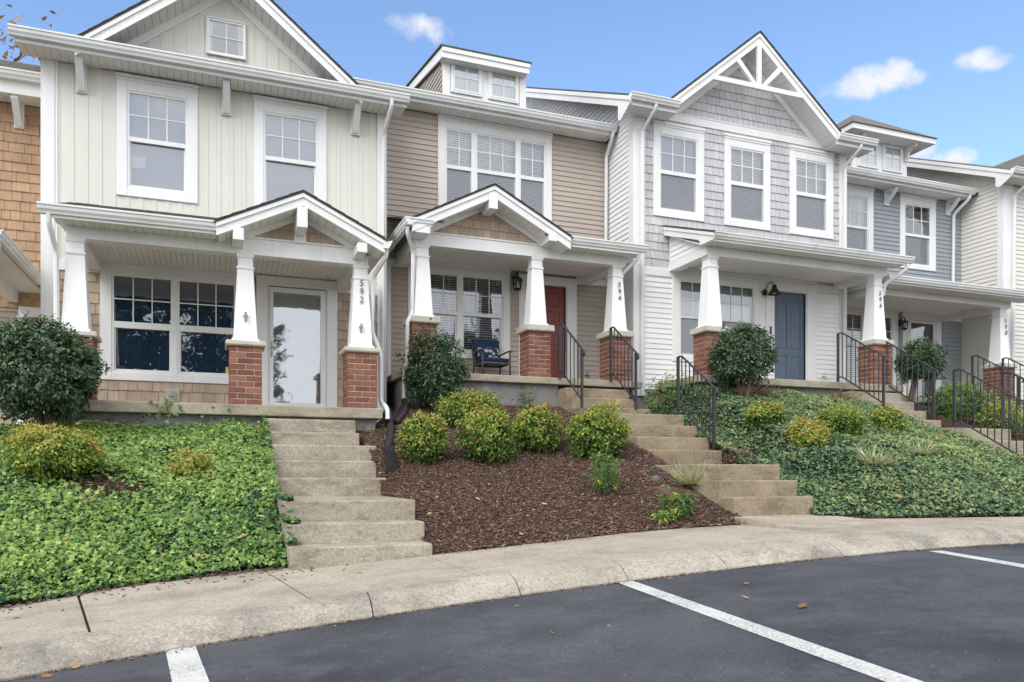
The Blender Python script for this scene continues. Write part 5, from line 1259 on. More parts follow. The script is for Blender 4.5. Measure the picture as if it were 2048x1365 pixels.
# ------------------------------------------------------------------ black drain pipes and yard boxes
def corrugated(pts, r, label, group, end=None):
    P = [Vector(p) for p in pts]; Q = []
    for i in range(len(P) - 1):
        a = P[max(i - 1, 0)]; b = P[i]; c = P[i + 1]; d = P[min(i + 2, len(P) - 1)]
        n = max(2, int((c - b).length / .012))
        for k in range(n):
            t = k / n; Q.append(.5 * ((2 * b) + (-a + c) * t + (2 * a - 5 * b + 4 * c - d) * t * t + (-a + 3 * b - 3 * c + d) * t ** 3))
    Q.append(P[-1]); rad = [r * (1 + .07 * (1 if (i // 1) % 2 else -1)) for i in range(len(Q))]
    root = empty('drain_pipe', P[-1], label, 'drain pipe', group)
    MB().tube(Q, r, 12, rads=rad).obj('corrugated_hose', 'pipe_black', root)
    return root
zt_ = terr(2.3, 10.6)
on = lambda x, y, d=.05: (x, y, bank(x, y) + d)
p = corrugated([(2.64, 12.75, .95), on(2.60, 12.3, .10), on(2.50, 11.7), on(2.40, 11.2), on(2.34, 10.9), on(2.25, 10.55), on(2.15, 10.2), on(2.11, 9.95)], .052, 'black corrugated drain pipe lying on mulch beside the 592 stairs', 'black drain pipes')
a, b = Vector(on(2.12, 10.0, .06)), Vector(on(2.08, 9.60, .05))
ob = MB()
for k in range(7):
    t0, t1 = k / 7, (k + .62) / 7; c0, c1 = a.lerp(b, t0), a.lerp(b, t1); w0, w1 = .055 + .028 * t0, .055 + .028 * t1
    ob.hexa([(c0.x - w0, c0.y, c0.z - .05), (c0.x + w0, c0.y, c0.z - .05), (c1.x + w1, c1.y, c1.z - .05), (c1.x - w1, c1.y, c1.z - .05)], [(c0.x - w0, c0.y, c0.z + .05), (c0.x + w0, c0.y, c0.z + .05), (c1.x + w1, c1.y, c1.z + .05), (c1.x - w1, c1.y, c1.z + .05)])
ob.hexa([(a.x - .05, a.y, a.z - .05), (a.x + .05, a.y, a.z - .05), (b.x + .072, b.y + .03, b.z - .05), (b.x - .072, b.y + .03, b.z - .05)], [(a.x - .05, a.y, a.z + .045), (a.x + .05, a.y, a.z + .045), (b.x + .072, b.y + .03, b.z + .045), (b.x - .072, b.y + .03, b.z + .045)])
ob.obj('outlet_box', 'pipe_black', p, bevel=.006)
corrugated([(2.86, 12.32, 1.18), on(2.85, 12.15, .08), on(2.74, 11.8), on(2.60, 11.5), on(2.48, 11.25)], .052, 'shorter black drain pipe under the white 594 porch downspout', 'black drain pipes')
l = empty('meter_box_lid', (5.15, 7.95, terr(5.15, 7.95)), 'square rusty brown utility box lid in the mulch', 'utility lid')
zl = terr(5.15, 7.95)
m = MB(); m.hexa([(4.93, 7.78, terr(5, 7.78) - .02), (5.36, 7.78, terr(5, 7.78) - .02), (5.36, 8.14, terr(5, 8.14) - .02), (4.93, 8.14, terr(5, 8.14) - .02)], [(4.93, 7.78, terr(5, 7.78) + .05), (5.36, 7.78, terr(5, 7.78) + .05), (5.36, 8.14, terr(5, 8.14) + .03), (4.93, 8.14, terr(5, 8.14) + .03)]); m.obj('lid', 'lid_brown', l, bevel=.01)
MB().box(5.10, 5.19, 7.86, 7.90, zl + .03, zl + .05).obj('lid_handle', 'lid_brown', l)
x, y = 5.12, 8.42; z = terr(x, y)
tag(MB().lathe(x, y, [(.075, z - .05), (.075, z + .03), (.07, z + .045), (.03, z + .048), (.025, z + .065), (.001, z + .066)], 16).obj('cleanout_cap', 'cap_grey'), 'round dark grey pipe cap in the mulch behind the utility lid', 'pipe cap')
# ------------------------------------------------------------------ leaves and plants
IVY_V = np.array([(0, 0, .06), (0, -.30, 0), (.26, -.42, -.03), (.50, -.08, -.05), (.27, .02, .02), (.36, .34, -.05), (.11, .27, .02), (0, .62, -.06), (-.11, .27, .02), (-.36, .34, -.05), (-.27, .02, .02), (-.50, -.08, -.05), (-.26, -.42, -.03)])
IVY_V = np.array([(0, .02, .06), (0, -.24, .02), (.30, -.37, -.04), (.55, .05, -.06), (.16, .14, .02), (0, .68, -.07), (-.16, .14, .02), (-.55, .05, -.06), (-.30, -.37, -.04)])
IVY_T = np.array([(0, i, i % 8 + 1) for i in range(1, 9)])
LEAF_V = np.array([(0, 0, 0), (.23, .38, .07), (0, 1, -.05), (-.23, .38, .07), (0, .45, 0)]); LEAF_T = np.array([(0, 1, 4), (1, 2, 4), (2, 3, 4), (3, 0, 4)])
NAN_V = np.array([(0, 0, 0), (.17, .36, .05), (0, 1, -.12), (-.17, .36, .05), (0, .45, -.01)]); NAN_T = LEAF_T
CHIP_V = np.array([(-.5, -.5, 0), (.5, -.42, .0), (.42, .5, .3), (-.45, .45, .25), (-.5, -.5, -.6), (.5, -.42, -.6), (.42, .5, -.3), (-.45, .45, -.3)])
CHIP_T = np.array([(0, 1, 2), (0, 2, 3), (1, 5, 6), (1, 6, 2), (0, 3, 7), (0, 7, 4)])
BLADE_V = np.array([(-.5, 0, 0), (.5, 0, 0), (.45, .35, .22), (-.45, .35, .22), (.35, .7, .30), (-.35, .7, .30), (0, 1, .18)]); BLADE_T = np.array([(0, 1, 2), (0, 2, 3), (3, 2, 4), (3, 4, 5), (5, 4, 6)])
def basis(nrm, rs, up=None, updir=None):
    nrm = nrm / np.linalg.norm(nrm, axis=1, keepdims=True)
    if updir is None:
        r = rs.normal(size=nrm.shape)
    else: r = updir
    t = r - nrm * (r * nrm).sum(1, keepdims=True); t /= np.linalg.norm(t, axis=1, keepdims=True) + 1e-9
    return np.cross(t, nrm), t, nrm
def leaves(name, mat, cen, nrm, size, tint, rs, V=LEAF_V, T=LEAF_T, updir=None, widths=None, parent=None):
    n = len(cen); X, Yv, Z = basis(nrm, rs, updir=updir); k = len(V)
    sx = size if widths is None else widths
    P = cen[:, None, :] + X[:, None, :] * (V[None, :, 0, None] * sx[:, None, None]) + Yv[:, None, :] * (V[None, :, 1, None] * size[:, None, None]) + Z[:, None, :] * (V[None, :, 2, None] * sx[:, None, None])
    F = (T[None] + (np.arange(n) * k)[:, None, None]).reshape(-1, 3)
    me = bpy.data.meshes.new(name); me.vertices.add(n * k); me.vertices.foreach_set('co', P.astype(np.float32).ravel())
    nt = len(F); me.loops.add(nt * 3); me.loops.foreach_set('vertex_index', F.astype(np.int32).ravel()); me.polygons.add(nt)
    me.polygons.foreach_set('loop_start', np.arange(0, nt * 3, 3, dtype=np.int32)); 
    at = me.attributes.new('tint', 'FLOAT', 'POINT'); at.data.foreach_set('value', np.repeat(np.clip(tint, 0, 1), k).astype(np.float32))
    me.materials.append(MAT[mat]); me.update(calc_edges=True); me.validate()
    return link(name, me, parent)
def unit(v): return v / (np.linalg.norm(v, axis=1, keepdims=True) + 1e-9)
def snoise(P, rs, s, n=7):
    v = np.zeros(len(P))
    for k in range(n):
        d = rs.normal(size=3); d /= np.linalg.norm(d); v += np.sin(P @ d * s * (1 + .5 * k) + rs.uniform(0, 6.28)) / (1 + .35 * k)
    return v / 2.6
def bush(name, label, cat, c, r, n, leaf, mat, seed, group=None, sprays=150, spread=.085, base=None, trunk=None, tmode='holly', V=LEAF_V, T=LEAF_T, lump=.14, flat=.0, bottom=-1., stems=9, shell=.5, sprigs=.05):
    """round shrub: c = crown centre, r = (rx, ry, rz); leaves grow in sprays through the outer shell"""
    rs = np.random.RandomState(seed); base = base or (c[0], c[1], c[2] - r[2])
    root = empty(name, base, label, cat, group)
    d = unit(rs.normal(size=(sprays * 2, 3))); d = d[d[:, 2] > bottom][:sprays]
    rad = (shell + (1 - shell) * rs.uniform(0, 1, len(d)) ** .45) * (1 + lump * snoise(d, rs, 3.2)); 
    if flat: d[:, 2] = np.where(d[:, 2] > 0, d[:, 2] ** (1 - flat), d[:, 2])
    sc = d * rad[:, None] * np.array(r)
    pick = rs.randint(0, len(sc), n); off = rs.normal(size=(n, 3)) * spread * np.array([1, 1, .75])
    if sprigs:                                                # a few loose shoots break the clipped outline
        k = rs.rand(len(sc)) < sprigs; sc[k] *= rs.uniform(1.08, 1.30, (int(k.sum()), 1)); off[k[pick]] *= .55
    P = sc[pick] + off; dirn = unit(P / np.array(r)); rr = np.linalg.norm(P / np.array(r), axis=1)
    nrm = unit(dirn * .7 + np.array([0, -.15, .55]) + rs.normal(size=(n, 3)) * .5)
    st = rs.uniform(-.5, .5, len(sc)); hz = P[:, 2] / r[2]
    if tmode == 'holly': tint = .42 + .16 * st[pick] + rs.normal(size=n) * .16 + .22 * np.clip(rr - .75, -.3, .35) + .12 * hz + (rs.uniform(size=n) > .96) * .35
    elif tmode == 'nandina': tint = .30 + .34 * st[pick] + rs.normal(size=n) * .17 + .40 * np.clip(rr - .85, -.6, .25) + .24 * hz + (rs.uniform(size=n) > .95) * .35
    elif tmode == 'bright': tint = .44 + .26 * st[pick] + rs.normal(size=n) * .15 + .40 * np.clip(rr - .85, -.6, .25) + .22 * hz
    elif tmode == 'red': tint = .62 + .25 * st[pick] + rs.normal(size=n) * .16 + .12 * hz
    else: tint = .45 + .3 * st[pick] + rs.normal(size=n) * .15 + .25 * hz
    size = leaf * rs.uniform(.65, 1.25, n)
    out = unit(dirn + rs.normal(size=(n, 3)) * .7)
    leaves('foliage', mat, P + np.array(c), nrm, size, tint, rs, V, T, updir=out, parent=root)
    m = MB(); bx, by, bz = base
    if trunk:
        for k in range(trunk[0]):
            a = 2 * math.pi * k / trunk[0] + rs.uniform(0, 1); e = (c[0] + math.cos(a) * r[0] * .35, c[1] + math.sin(a) * r[1] * .35, c[2] + r[2] * .1)
            s0 = (bx + math.cos(a) * trunk[1] * .5, by + math.sin(a) * trunk[1] * .5, bz - .05)
            mid = tuple((s0[i] + e[i]) / 2 + rs.uniform(-.04, .04) for i in range(3)); m.tube([s0, mid, e], .02, 7, rads=[trunk[1], trunk[1] * .75, trunk[1] * .35])
    for k in range(stems):
        a = rs.uniform(0, 6.28); q = rs.uniform(.35, .75); e = (c[0] + math.cos(a) * r[0] * q, c[1] + math.sin(a) * r[1] * q, c[2] + r[2] * rs.uniform(-.1, .6))
        s0 = (c[0], c[1], c[2]) if trunk else (bx + math.cos(a) * .05, by + math.sin(a) * .05, bz - .03)
        m.tube([s0, tuple((s0[i] + e[i]) / 2 + rs.uniform(-.03, .03) for i in range(3)), e], .006, 5)
    m.obj('stem', 'stem_brown', root)
    return root
def ground_pt(x, y): return (x, y, terr(x, y))
HG = 'clipped holly shrubs in front of the porches'
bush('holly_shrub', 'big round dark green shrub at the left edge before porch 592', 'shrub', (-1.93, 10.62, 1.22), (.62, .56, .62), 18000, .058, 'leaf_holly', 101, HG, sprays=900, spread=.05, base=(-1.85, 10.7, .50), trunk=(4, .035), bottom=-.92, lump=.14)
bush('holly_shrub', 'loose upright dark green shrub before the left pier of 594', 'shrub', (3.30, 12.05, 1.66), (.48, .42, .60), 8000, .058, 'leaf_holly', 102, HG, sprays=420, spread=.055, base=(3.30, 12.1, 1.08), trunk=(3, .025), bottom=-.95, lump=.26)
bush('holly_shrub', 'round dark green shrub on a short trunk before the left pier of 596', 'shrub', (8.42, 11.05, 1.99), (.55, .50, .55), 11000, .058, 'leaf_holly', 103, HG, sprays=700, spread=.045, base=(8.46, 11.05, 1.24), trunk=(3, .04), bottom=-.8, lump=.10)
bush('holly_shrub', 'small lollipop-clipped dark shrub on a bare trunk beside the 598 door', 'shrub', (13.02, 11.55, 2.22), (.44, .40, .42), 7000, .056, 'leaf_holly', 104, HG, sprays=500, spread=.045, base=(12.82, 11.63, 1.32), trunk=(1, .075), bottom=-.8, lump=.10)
NG = 'low nandina shrubs'
def nandina(label, x, y, w, h, n, seed, tm='nandina', dz=-.07, lump=.19, leaf=.047):
    z = terr(x, y) + dz
    return bush('nandina_shrub', label, 'shrub', (x, y, z + h * .52), (w / 2 - .055, w / 2 * .95 - .055, h * .47), int(n * 2.5), leaf, 'leaf_nandina', seed, NG, sprays=int(150 + 420 * w * h), spread=.040, base=(x, y, z), sprigs=.035, tmode=tm, V=LEAF_V, T=LEAF_T, flat=.12, bottom=-.85, lump=lump)
nandina('yellow-green nandina in the ivy below the big shrub of 592', -1.55, 9.35, .92, .64, 3200, 201, 'bright', dz=-.07)
nandina('small sparse reddish nandina in the ivy left of the 592 stairs', -.21, 9.40, .50, .40, 650, 202, 'red', lump=.2)
nandina('leftmost nandina in the mulch bed, next to the black drain pipe', 2.46, 9.55, .64, .70, 2400, 203)
nandina('nandina behind the others, below the loose shrub of 594', 3.54, 11.0, .98, .60, 2600, 204)
nandina('nandina in the front middle of the mulch bed', 3.28, 9.45, .82, .74, 3000, 205)
nandina('nandina in the mulch bed, second from the 594 stairs', 4.10, 9.80, .72, .66, 2500, 206)
nandina('large nandina in the mulch bed against the 594 stairs', 4.82, 9.35, .84, .76, 3200, 207)
nandina('nandina in the right ivy bank nearest to porch 596', 7.85, 9.75, .70, .40, 1500, 208)
nandina('orange-tinged nandina lowest in the right ivy bank', 7.85, 8.85, .58, .44, 1200, 209, 'red')
nandina('broad yellow-green nandina left of the 596 stair railing', 8.80, 9.20, .76, .50, 1900, 210)
nandina('yellow-green nandina in the ivy touching the 596 stairs', 9.85, 9.35, .58, .46, 1400, 211)
nandina('yellow-green clipped shrub cut off by right edge behind black railing', 13.35, 10.1, .80, .66, 1900, 212)
bush('box_hedge', 'dark green boxy hedge in the red mulch before porch 598', 'hedge', (13.35, 10.95, 1.38), (.58, .32, .38), 6500, .048, 'leaf_shrub', 220, sprays=450, spread=.045, base=(13.35, 10.95, .98), tmode='shrub', flat=.3, bottom=-.8)
bush('box_shrub', 'low green shrub at the foot of the 598 column pier', 'shrub', (14.35, 11.0, 1.36), (.42, .3, .32), 1200, .05, 'leaf_shrub', 223, sprays=90, spread=.06, base=(14.35, 11, 1.0), tmode='shrub')
bush('juniper_shrub', 'narrow dark evergreen beside the 596 stair railing', 'shrub', (12.76, 11.05, 1.30), (.18, .17, .27), 800, .055, 'leaf_holly', 221, sprays=70, spread=.05, base=(12.76, 11.05, 1.03), tmode='holly', bottom=-.9)
bush('wild_shrub', 'loose green shrub at the top right of the 594 stairs', 'shrub', (7.35, 11.75, 1.36), (.40, .34, .33), 1300, .055, 'leaf_shrub', 222, sprays=110, spread=.07, base=(7.3, 11.75, 1.05), tmode='holly', bottom=-.8, lump=.25)
def seedling(label, x, y, h, w, n, seed, mat='leaf_shrub', leaf=.05, name='seedling'):
    z = terr(x, y)
    return bush(name, label, 'plant', (x, y, z + h * .55), (w / 2, w / 2, h * .5), n, leaf, mat, seed, 'small plants in the mulch', sprays=26, spread=.045, base=(x, y, z), tmode='shrub', V=NAN_V, T=NAN_T, lump=.3, stems=7, shell=.15)
seedling('small upright seedling against the grey foundation of 594', 4.98, 12.25, .36, .34, 300, 231)
seedling('seedling by the foundation behind the middle nandina', 4.24, 12.33, .28, .30, 180, 232)
lan = seedling('small lantana bush with yellow flowers below the large nandina', 4.27, 8.20, .46, .42, 1400, 233, leaf=.044, name='lantana_shrub')
wf = seedling('little bright green plant with yellow flowers at the sidewalk edge', 4.72, 7.34, .30, .28, 420, 234, leaf=.075, name='flowering_plant')
rsf = np.random.RandomState(5)
for root, (fx, fy, fz) in ((lan, (4.33, 8.0, .12)), (lan, (4.15, 8.05, .20)), (lan, (4.42, 8.1, .28)), (wf, (4.50, 7.22, -.50)), (wf, (4.6, 7.2, -.40))):
    if root is lan: fz = terr(fx, fy) + fz
    n = 12; P = np.array([(fx, fy, fz)]) + rsf.normal(size=(n, 3)) * .012
    leaves('flower', 'flower_yellow', P, unit(rsf.normal(size=(n, 3)) + np.array([0, -.6, .6])), np.full(n, .03), rsf.uniform(size=n), rsf, parent=root)
n = 150; P = np.array([(4.52, 7.25, terr(4.52, 7.25) + .07)]) + rsf.normal(size=(n, 3)) * np.array([.07, .05, .05])
leaves('foliage', 'leaf_shrub', P, unit(rsf.normal(size=(n, 3)) * .5 + np.array([0, -.3, 1])), np.full(n, .075), .6 + .4 * rsf.uniform(size=n), rsf, NAN_V, NAN_T, parent=wf)
def grass(label, x, y, n, L, seed, mat='leaf_grass', w=.015):
    rs = np.random.RandomState(seed); z = terr(x, y); root = empty('grass_clump', (x, y, z), label, 'plant', 'variegated grass clumps')
    a = rs.uniform(0, 6.28, n); out = np.stack([np.cos(a), np.sin(a), rs.uniform(.25, 1.1, n)], 1); out = unit(out)
    nrm = np.cross(out, np.stack([-np.sin(a), np.cos(a), np.zeros(n)], 1)); nrm = unit(-nrm + rs.normal(size=(n, 3)) * .1); nrm *= np.sign(nrm[:, 2:3] + 1e-6) * -1
    cen = np.array([(x, y, z + .05)]) + rs.normal(size=(n, 3)) * np.array([.03, .03, .005])
    S = L * rs.uniform(.6, 1.15, n); V = BLADE_V.copy(); V[:, 2] *= 9
    leaves('blades', mat, cen, nrm, S, rs.uniform(.3, 1, n), rs, V, BLADE_T, updir=out, widths=np.full(n, w), parent=root)
grass('striped pale grass clump left of the lower 594 steps', 5.40, 8.05, 150, .40, 301, w=.018)
grass('straw-coloured grass clump in the right ivy bank', 8.15, 7.95, 140, .40, 302, w=.017)
grass('thin pale grass clump high in the right ivy bank', 9.35, 8.25, 70, .36, 303)
grass('thin grass blades standing in the left ivy bed', -1.15, 8.55, 26, .36, 304, w=.011)

def lerp_np(x, pts): return np.interp(x, [p[0] for p in pts], [p[1] for p in pts])
def road_np(x): return lerp_np(x, [(-20, -2.43), (4.5, -.715), (5.5, -.668), (6.5, -.645), (20, -.55)])
def terr_np(x, y):
    yb = lerp_np(x, YB); zb = road_np(x) + .155
    yt = lerp_np(x, [(2.2, 11.2), (2.9, 12.5), (7.1, 12.5), (7.7, 11.7), (12.4, 11.7), (13, 12.4)])
    zt = lerp_np(x, [(-4, .55), (2.2, .62), (2.9, 1.15), (7.1, 1.2), (7.7, 1.45), (12.4, 1.45), (13, 1.35)])
    t = np.clip((y - yb) / (yt - yb), 0, 1); return zb + (zt - zb) * (.85 * t + .15 * np.sin(t * math.pi / 2))
def bumps_np(x, y, s=1.):
    v = 0
    for k in range(6): v = v + np.sin((x * math.cos(k * 1.1) + y * math.sin(k * 1.1)) * s * (1.3 + .9 * k) * FR[k] + PH[k]) / (1 + .6 * k)
    return v / 3.
def ivy(name, label, mat, xlp, xrp, y1, x0, x1, y0, dens, seed, bare, size=(.045, .085), bright=.5, spill=.06, var=.2, laps_over=None):
    """xlp, xrp: (y, x) points of the left and right limits of the bed"""
    rs = np.random.RandomState(seed); n = int((x1 - x0) * (y1 - y0) * dens)
    x = rs.uniform(x0, x1, n); y = rs.uniform(y0, y1, n); rnd = rs.uniform(size=(n, 3)); g = rs.normal(size=(n, 4))
    xl, xr, yb = lerp_np(y, xlp), lerp_np(y, xrp), lerp_np(x, YB); sp = spill + (.05 + .05 * bumps_np(y * 2, y, 3.)) * (y < 8.6)
    ragged = .05 * bumps_np(x * 3, x * 0, 2.) - .01
    keep = (x > xl - sp) & (x < xr + sp) & (y > yb - .03 + ragged) & (y < y1)
    for bx, by, br_, bk in bare:
        d2 = ((x - bx) ** 2 + (y - by) ** 2) / br_ ** 2; keep &= ~((d2 < 1) & (rnd[:, 2] < bk * (1 - d2 * .6)))
    x, y, xl, xr, yb, rnd, g = x[keep], y[keep], xl[keep], xr[keep], yb[keep], rnd[keep], g[keep]
    bm = bumps_np(x, y, 3.1); lo = bumps_np(x + 7, y * 1.3 - 4, .9); hh = rnd[:, 0] ** .7; edge = np.clip((y - yb + .06) / .25, 0, 1)
    z = terr_np(np.clip(x, xl, xr), y) + .01 + (.085 * hh + .075 * np.maximum(bm, -.35)) * (.45 + .55 * edge)
    if laps_over:                                             # stems lapping over the edge of the steps
        top = lerp_np(y, laps_over); z = np.where(x > xr + .015, np.maximum(z, top + .015 + .05 * hh * np.clip(1.2 - (x - xr) * 6, 0, 1)), z)
    nr = np.stack([g[:, 0] * .45, -.45 + g[:, 1] * .45, .8 + g[:, 2] * .25], 1)
    young = rnd[:, 0] > .46 - .38 * lo; tint = np.where(young, bright * .66 + .16 * hh, bright * .24 + .10 * hh) + .16 * lo + .08 * bm + var * g[:, 3]
    sz = (size[0] + (size[1] - size[0]) * rnd[:, 1] ** 1.6) * np.where(young, .88, 1.22)
    o = leaves(name, mat, np.stack([x, y, z], 1), nr, sz, tint, rs, IVY_V, IVY_T)
    return tag(o, label, 'ivy', kind='stuff')
ivy('ivy', 'bright green ivy covering the bank left of the 592 stairs', 'leaf_ivy_bright', [(0, -6.5)], [(0, .62)], 11.2, -4.2, .80, 5.6, 3100, 401, [(-1.15, 9.12, .50, 1.), (.38, 8.75, .20, .9), (-.85, 9.05, .3, 1), (-1.75, 9.2, .4, .8)], bright=.78, size=(.034, .074), var=.17, laps_over=[(7.0, -.80), (7.12, -.80), (7.14, -.645), (7.47, -.645), (7.49, -.458), (7.89, -.458), (7.91, -.255), (9.54, -.255), (9.56, -.037), (9.9, .175), (10.2, .378), (10.7, .565), (11, .755)])
ivy('ivy', 'dark green ivy covering the bank between the 594 and 596 stairs', 'leaf_ivy_dark', [(7.3, 6.50), (8.4, 6.55), (9.2, 6.92)], [(9.2, 11.08), (10.5, 11.12)], 11.75, 6.4, 11.2, 6.2, 2600, 402, [(6.95, 9.05, .33, .9), (9.0, 11.45, .4, .6), (10.6, 11.5, .3, .6)], bright=.76, size=(.032, .066), var=.16)
# a few ivy runners climbing the foundation and lapping over the steps
rs = np.random.RandomState(77); P = []
for (x, y, z, n, sx, sy, sz_) in [(-.55, 11.13, .86, 40, .10, .02, .10), (-1.0, 11.22, .68, 60, .5, .02, .08), (.3, 11.2, .70, 60, .3, .03, .08), (.64, 9.7, .05, 8, .03, .08, .02)]:
    P.append(np.array([(x, y, z)]) + rs.normal(size=(n, 3)) * np.array([sx, sy, sz_]))
P = np.concatenate(P); n = len(P)
tag(leaves('ivy', 'leaf_ivy_bright', P, unit(rs.normal(size=(n, 3)) * .4 + np.array([0, -.7, .6])), rs.uniform(.035, .07, n), .5 + .25 * rs.normal(size=n), rs, IVY_V, IVY_T), 'ivy runners lapping onto the 592 steps and foundation', 'ivy', kind='stuff')
def dry_vines(label, x, y, z, n, seed):
    rs = np.random.RandomState(seed); m = MB()
    for i in range(n):
        a = rs.uniform(0, 6.28); p0 = np.array([x, y, z]) + rs.normal(size=3) * np.array([.16, .05, .03]); pts = [p0]; d = np.array([math.cos(a), -abs(math.sin(a)) * .5, .15])
        for k in range(5): d = d + rs.normal(size=3) * .5; d[2] -= .12; pts.append(pts[-1] + d / np.linalg.norm(d) * .06)
        m.tube([tuple(q) for q in pts], .0035, 4)
    return tag(m.obj('dry_vines', 'wood_dry'), label, 'vines', kind='stuff')
dry_vines('dry brown vine stems below the 596 porch slab', 9.15, 11.52, 1.46, 120, 1); dry_vines('dry brown vine stems at top left of the 596 stairs', 10.85, 11.35, 1.40, 80, 2)
dry_vines('dead stems beside the lower 594 landing', 6.85, 9.1, .33, 22, 4)

# mulch chips, leaf litter
def chips(name, label, mat, sampler, N_, seed, lmin=.025, lmax=.075, parent=None):
    rs = np.random.RandomState(seed); P = []
    while len(P) < N_:
        q = sampler(rs)
        if q is not None: P.append(q)
    P = np.array(P); n = len(P); L = rs.uniform(lmin, lmax, n) * rs.uniform(.6, 1, n); W = rs.uniform(.005, .013, n)
    tint = rs.beta(2.2, 3.6, n) + (rs.uniform(size=n) > .99) * .5
    return tag(leaves(name, mat, P, unit(rs.normal(size=(n, 3)) * .30 + np.array([0, -.1, 1.3])), L, tint, rs, CHIP_V, CHIP_T, widths=W), label, 'mulch', kind='stuff')
def s_mid(rs):
    y = rs.uniform(6.9, 12.5); x = rs.uniform(1.90, mr(y) + .02)
    if y < lerp(x, YB) - .02 - .30 * rs.uniform() ** 6: return None
    e = min(1, max(0, (y - lerp(x, YB)) * 3)); return (x, y, bank(x, y) + .006 + .02 * bumps(x, y, 2.2) * e + rs.uniform(0, .012))
chips('mulch', 'dark brown shredded mulch covering the bed between the stairs', 'mulch_chip', s_mid, 46000, 501, .018, .055)
def s_598(rs):
    y = rs.uniform(8.5, 12.4); x = rs.uniform(12.5, 17)
    return (x, y, terr(x, y) + .006 + rs.uniform(0, .012))
chips('mulch', 'reddish wood chip mulch before porch 598', 'mulch_red', s_598, 5000, 502, .04, .09)
def s_left(rs):
    x = rs.uniform(-3.2, .7); y = lerp(x, YB) - abs(rs.normal()) * .11 + .10
    return (x, y, road_z(x) + .148 + rs.uniform(0, .012) + max(0, y - lerp(x, YB)) * .3)
chips('mulch', 'scattered mulch crumbs along the left ivy edge', 'mulch_chip', s_left, 1500, 503, .02, .07)
def s_right(rs):
    x = rs.uniform(6.5, 12); y = lerp(x, YB) - abs(rs.normal()) * .05 + .05
    return (x, y, road_z(x) + .148 + rs.uniform(0, .02) + max(0, y - lerp(x, YB)) * .3)
chips('mulch', 'brown leaf litter along the foot of the right ivy bank', 'mulch_chip', s_right, 900, 506, .02, .07)
def s_bare(rs):
    a = [(-1.15, 9.12, .5), (-1.75, 9.2, .5), (.38, 8.75, .25), (6.95, 9.05, .4)][rs.randint(4)]; x, y = a[0] + rs.normal() * a[2] * .5, a[1] + rs.normal() * a[2] * .4
    return (x, y, terr(x, y) + .01 + rs.uniform(0, .02))
chips('mulch', 'brown litter showing through bare spots in the ivy', 'mulch_chip', s_bare, 1600, 504)
def s_kerb(rs):
    x = rs.uniform(-2, 8); y = kb(x) - abs(rs.normal()) * .035 - .005
    return (x, y, road_z(x) + .004)
chips('mulch', 'fine dark grit and crumbs gathered along the foot of the kerb', 'mulch_chip', s_kerb, 900, 507, .008, .03)
def s_walk(rs):
    x = rs.uniform(-2.5, 1.2); y = lerp(x, YB) - .1 - abs(rs.normal()) * .35
    return (x, y, road_z(x) + .146) if y > kt(x) + .1 else None
chips('mulch', 'a few mulch crumbs strewn over the left sidewalk', 'mulch_chip', s_walk, 90, 505, .02, .06)
LV = np.array([(0, 0, .02), (.20, .25, .07), (.24, .55, .10), (0, 1, .12), (-.24, .55, .08), (-.20, .25, .04), (0, .5, .0)]); LT = np.array([(0, 1, 6), (1, 2, 6), (2, 3, 6), (3, 4, 6), (4, 5, 6), (5, 0, 6)])
def fallen(label, x, y, z, size, tint, seed, group=None, mat='leaf_dead', tilt=.2):
    rs = np.random.RandomState(seed)
    o = leaves('fallen_leaf', mat, np.zeros((1, 3)), np.array([[rs.normal() * tilt, -.2 + rs.normal() * tilt, 1.]]), np.array([size]), np.array([tint]), rs, LV, LT)
    o.location = (x, y, z + .006); return tag(o, label, 'leaf', group)
for i, (x, y, s, t) in enumerate([(3.58, 4.63, .06, .6), (3.23, 4.17, .06, .8), (1.92, 4.98, .05, .6), (1.81, 4.07, .05, .7), (-.80, 4.80, .07, .5), (-.73, 4.93, .06, .7), (-.57, 5.0, .08, .5), (2.16, 4.06, .04, .6), (4.01, 3.94, .04, .5), (4.3, 5.14, .06, .4), (3.26, 5.22, .07, .6), (-.30, 5.10, .06, .6)]):
    fallen('dry brown leaf lying on the asphalt', x, y, road_z(x), s, t, 600 + i, 'fallen leaves on the asphalt')
fallen('largest curled brown leaf, on the asphalt right of the long white line', 3.27, 3.75, road_z(3.27), .10, .40, 650)
fallen('yellow leaf on the asphalt at the foot of the kerb', .34, 5.18, road_z(.34), .085, 1., 651, mat='leaf_nandina')
fallen('big orange-brown leaf lying on the right ivy bank', 10.5, 9.0, terr(10.5, 9.0) + .13, .20, .75, 652, mat='leaf_autumn', tilt=.5)
for i, (x, y, t) in enumerate([(-.15, 7.55, .8), (.42, 8.2, .95), (.2, 7.75, .8), (-1.2, 7.7, .7), (-.4, 7.6, .8), (7.0, 7.4, .8), (7.6, 7.0, .7), (8.4, 7.6, .9), (9.3, 7.4, .8)]):
    fallen('pale brown leaf caught on the ivy', x, y, terr(x, y) + .11, .10, t, 700 + i, 'fallen leaves on the ivy')
for i, (x, y, t) in enumerate([(2.4, 7.6, .9), (2.9, 7.35, .95), (2.75, 8.2, .9), (3.4, 8.0, 1.), (3.9, 7.8, .95), (3.0, 8.6, .9), (2.3, 8.5, 1.), (4.1, 7.5, .85), (3.6, 7.45, .8), (4.6, 8.5, .9), (2.15, 8.0, .9), (3.2, 7.3, .8)]):
    fallen('tan leaf lying on the dark mulch', x, y, terr(x, y) + .02, .075, t, 720 + i, 'fallen leaves on the mulch')
x = 2.62; fallen('tiny turquoise leaf-shaped scrap on the mulch', x, 7.45, terr(x, 7.45) + .02, .06, .2, 740, mat='leaf_ivy_dark')

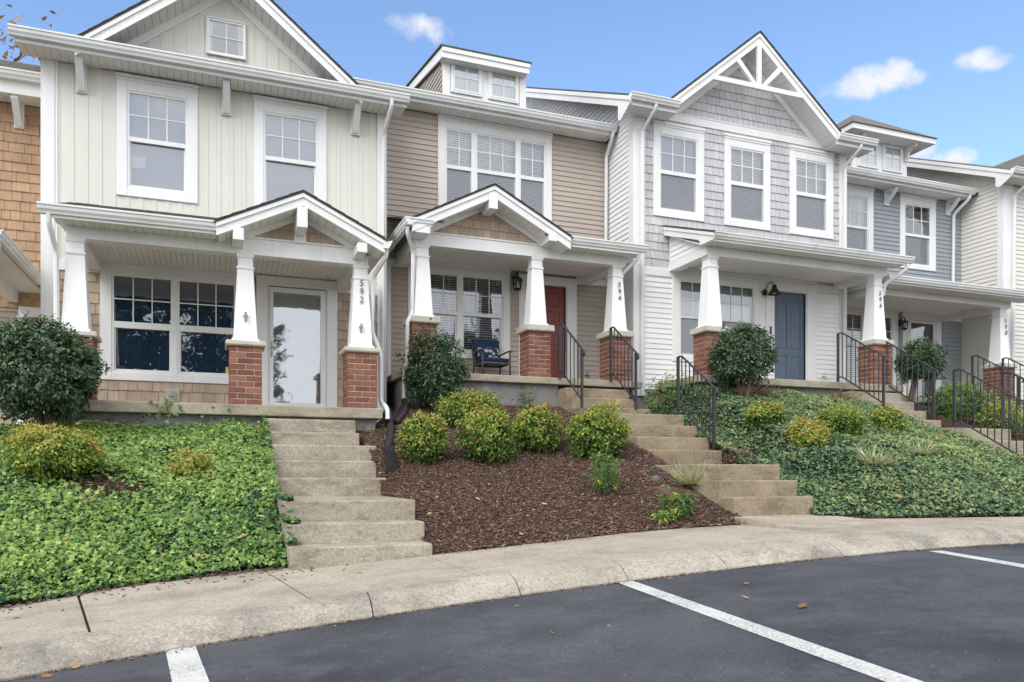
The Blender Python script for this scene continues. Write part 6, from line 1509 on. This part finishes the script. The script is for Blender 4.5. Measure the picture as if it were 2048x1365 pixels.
# ------------------------------------------------------------------ trees: autumn tree behind 590, trees across the lot (seen in the window glass)
def tree(label, x, y, z, H, R, n, leaf, mat, seed, group=None, sparse=1., trunk_r=.18):
    rs = np.random.RandomState(seed); root = empty('tree', (x, y, z), label, 'tree', group); m = MB(); tips = []
    top = np.array([x, y, z + H * .8]); m.tube([(x, y, z - .3), (x + .1, y, z + H * .3), (x - .05, y + .1, z + H * .6), tuple(top)], trunk_r, 9, rads=[trunk_r, trunk_r * .8, trunk_r * .5, trunk_r * .2])
    for k in range(26):
        t = rs.uniform(.3, .8); p = np.array([x, y, z + H * t]); a = rs.uniform(0, 6.28); L = R * (1.1 - abs(t - .5)) * rs.uniform(.6, 1.0)
        d = np.array([math.cos(a), math.sin(a), rs.uniform(.3, .9)]); d /= np.linalg.norm(d); e = p + d * L; mid = (p + e) / 2 + rs.normal(size=3) * .15
        m.tube([tuple(p), tuple(mid), tuple(e)], .04, 6, rads=[trunk_r * .35, trunk_r * .2, .012])
        for q in range(5):
            b0 = p + (e - p) * rs.uniform(.4, 1); dd = d + rs.normal(size=3) * .7; e2 = b0 + dd / np.linalg.norm(dd) * L * .4
            m.tube([tuple(b0), tuple((b0 + e2) / 2 + rs.normal(size=3) * .05), tuple(e2)], .01, 4); tips += [e2, (b0 + e2) / 2, e]
    m.obj('trunk', 'bark', root); tips = np.array(tips); pk = rs.randint(0, len(tips), n)
    P = tips[pk] + rs.normal(size=(n, 3)) * R * .12; 
    leaves('crown', mat, P, unit(rs.normal(size=(n, 3)) + np.array([0, 0, .5])), leaf * rs.uniform(.6, 1.3, n), .5 + .25 * rs.normal(size=n), rs, LEAF_V, LEAF_T, parent=root)
tree('orange autumn tree rising behind the roof of the cedar-shake house', -5.4, 21.5, -.5, 11.2, 3.0, 3000, .15, 'leaf_autumn', 801, trunk_r=.12)
tree('tall green tree across the lot, mirrored in the 592 windows', -2.0, -13, -1.6, 12.5, 3.7, 15000, .30, 'leaf_tree', 802, 'trees across the parking lot', trunk_r=.25)
tree('slim green tree across the lot, mirrored in the 592 door glass', 2.35, -12, -.8, 9.5, 0.85, 3600, .15, 'leaf_tree', 803, 'trees across the parking lot', trunk_r=.12)
tree('green tree across the lot, mirrored in the right-hand windows', 14.5, -16, -.8, 10, 3.2, 5000, .26, 'leaf_tree', 804, 'trees across the parking lot', trunk_r=.25)
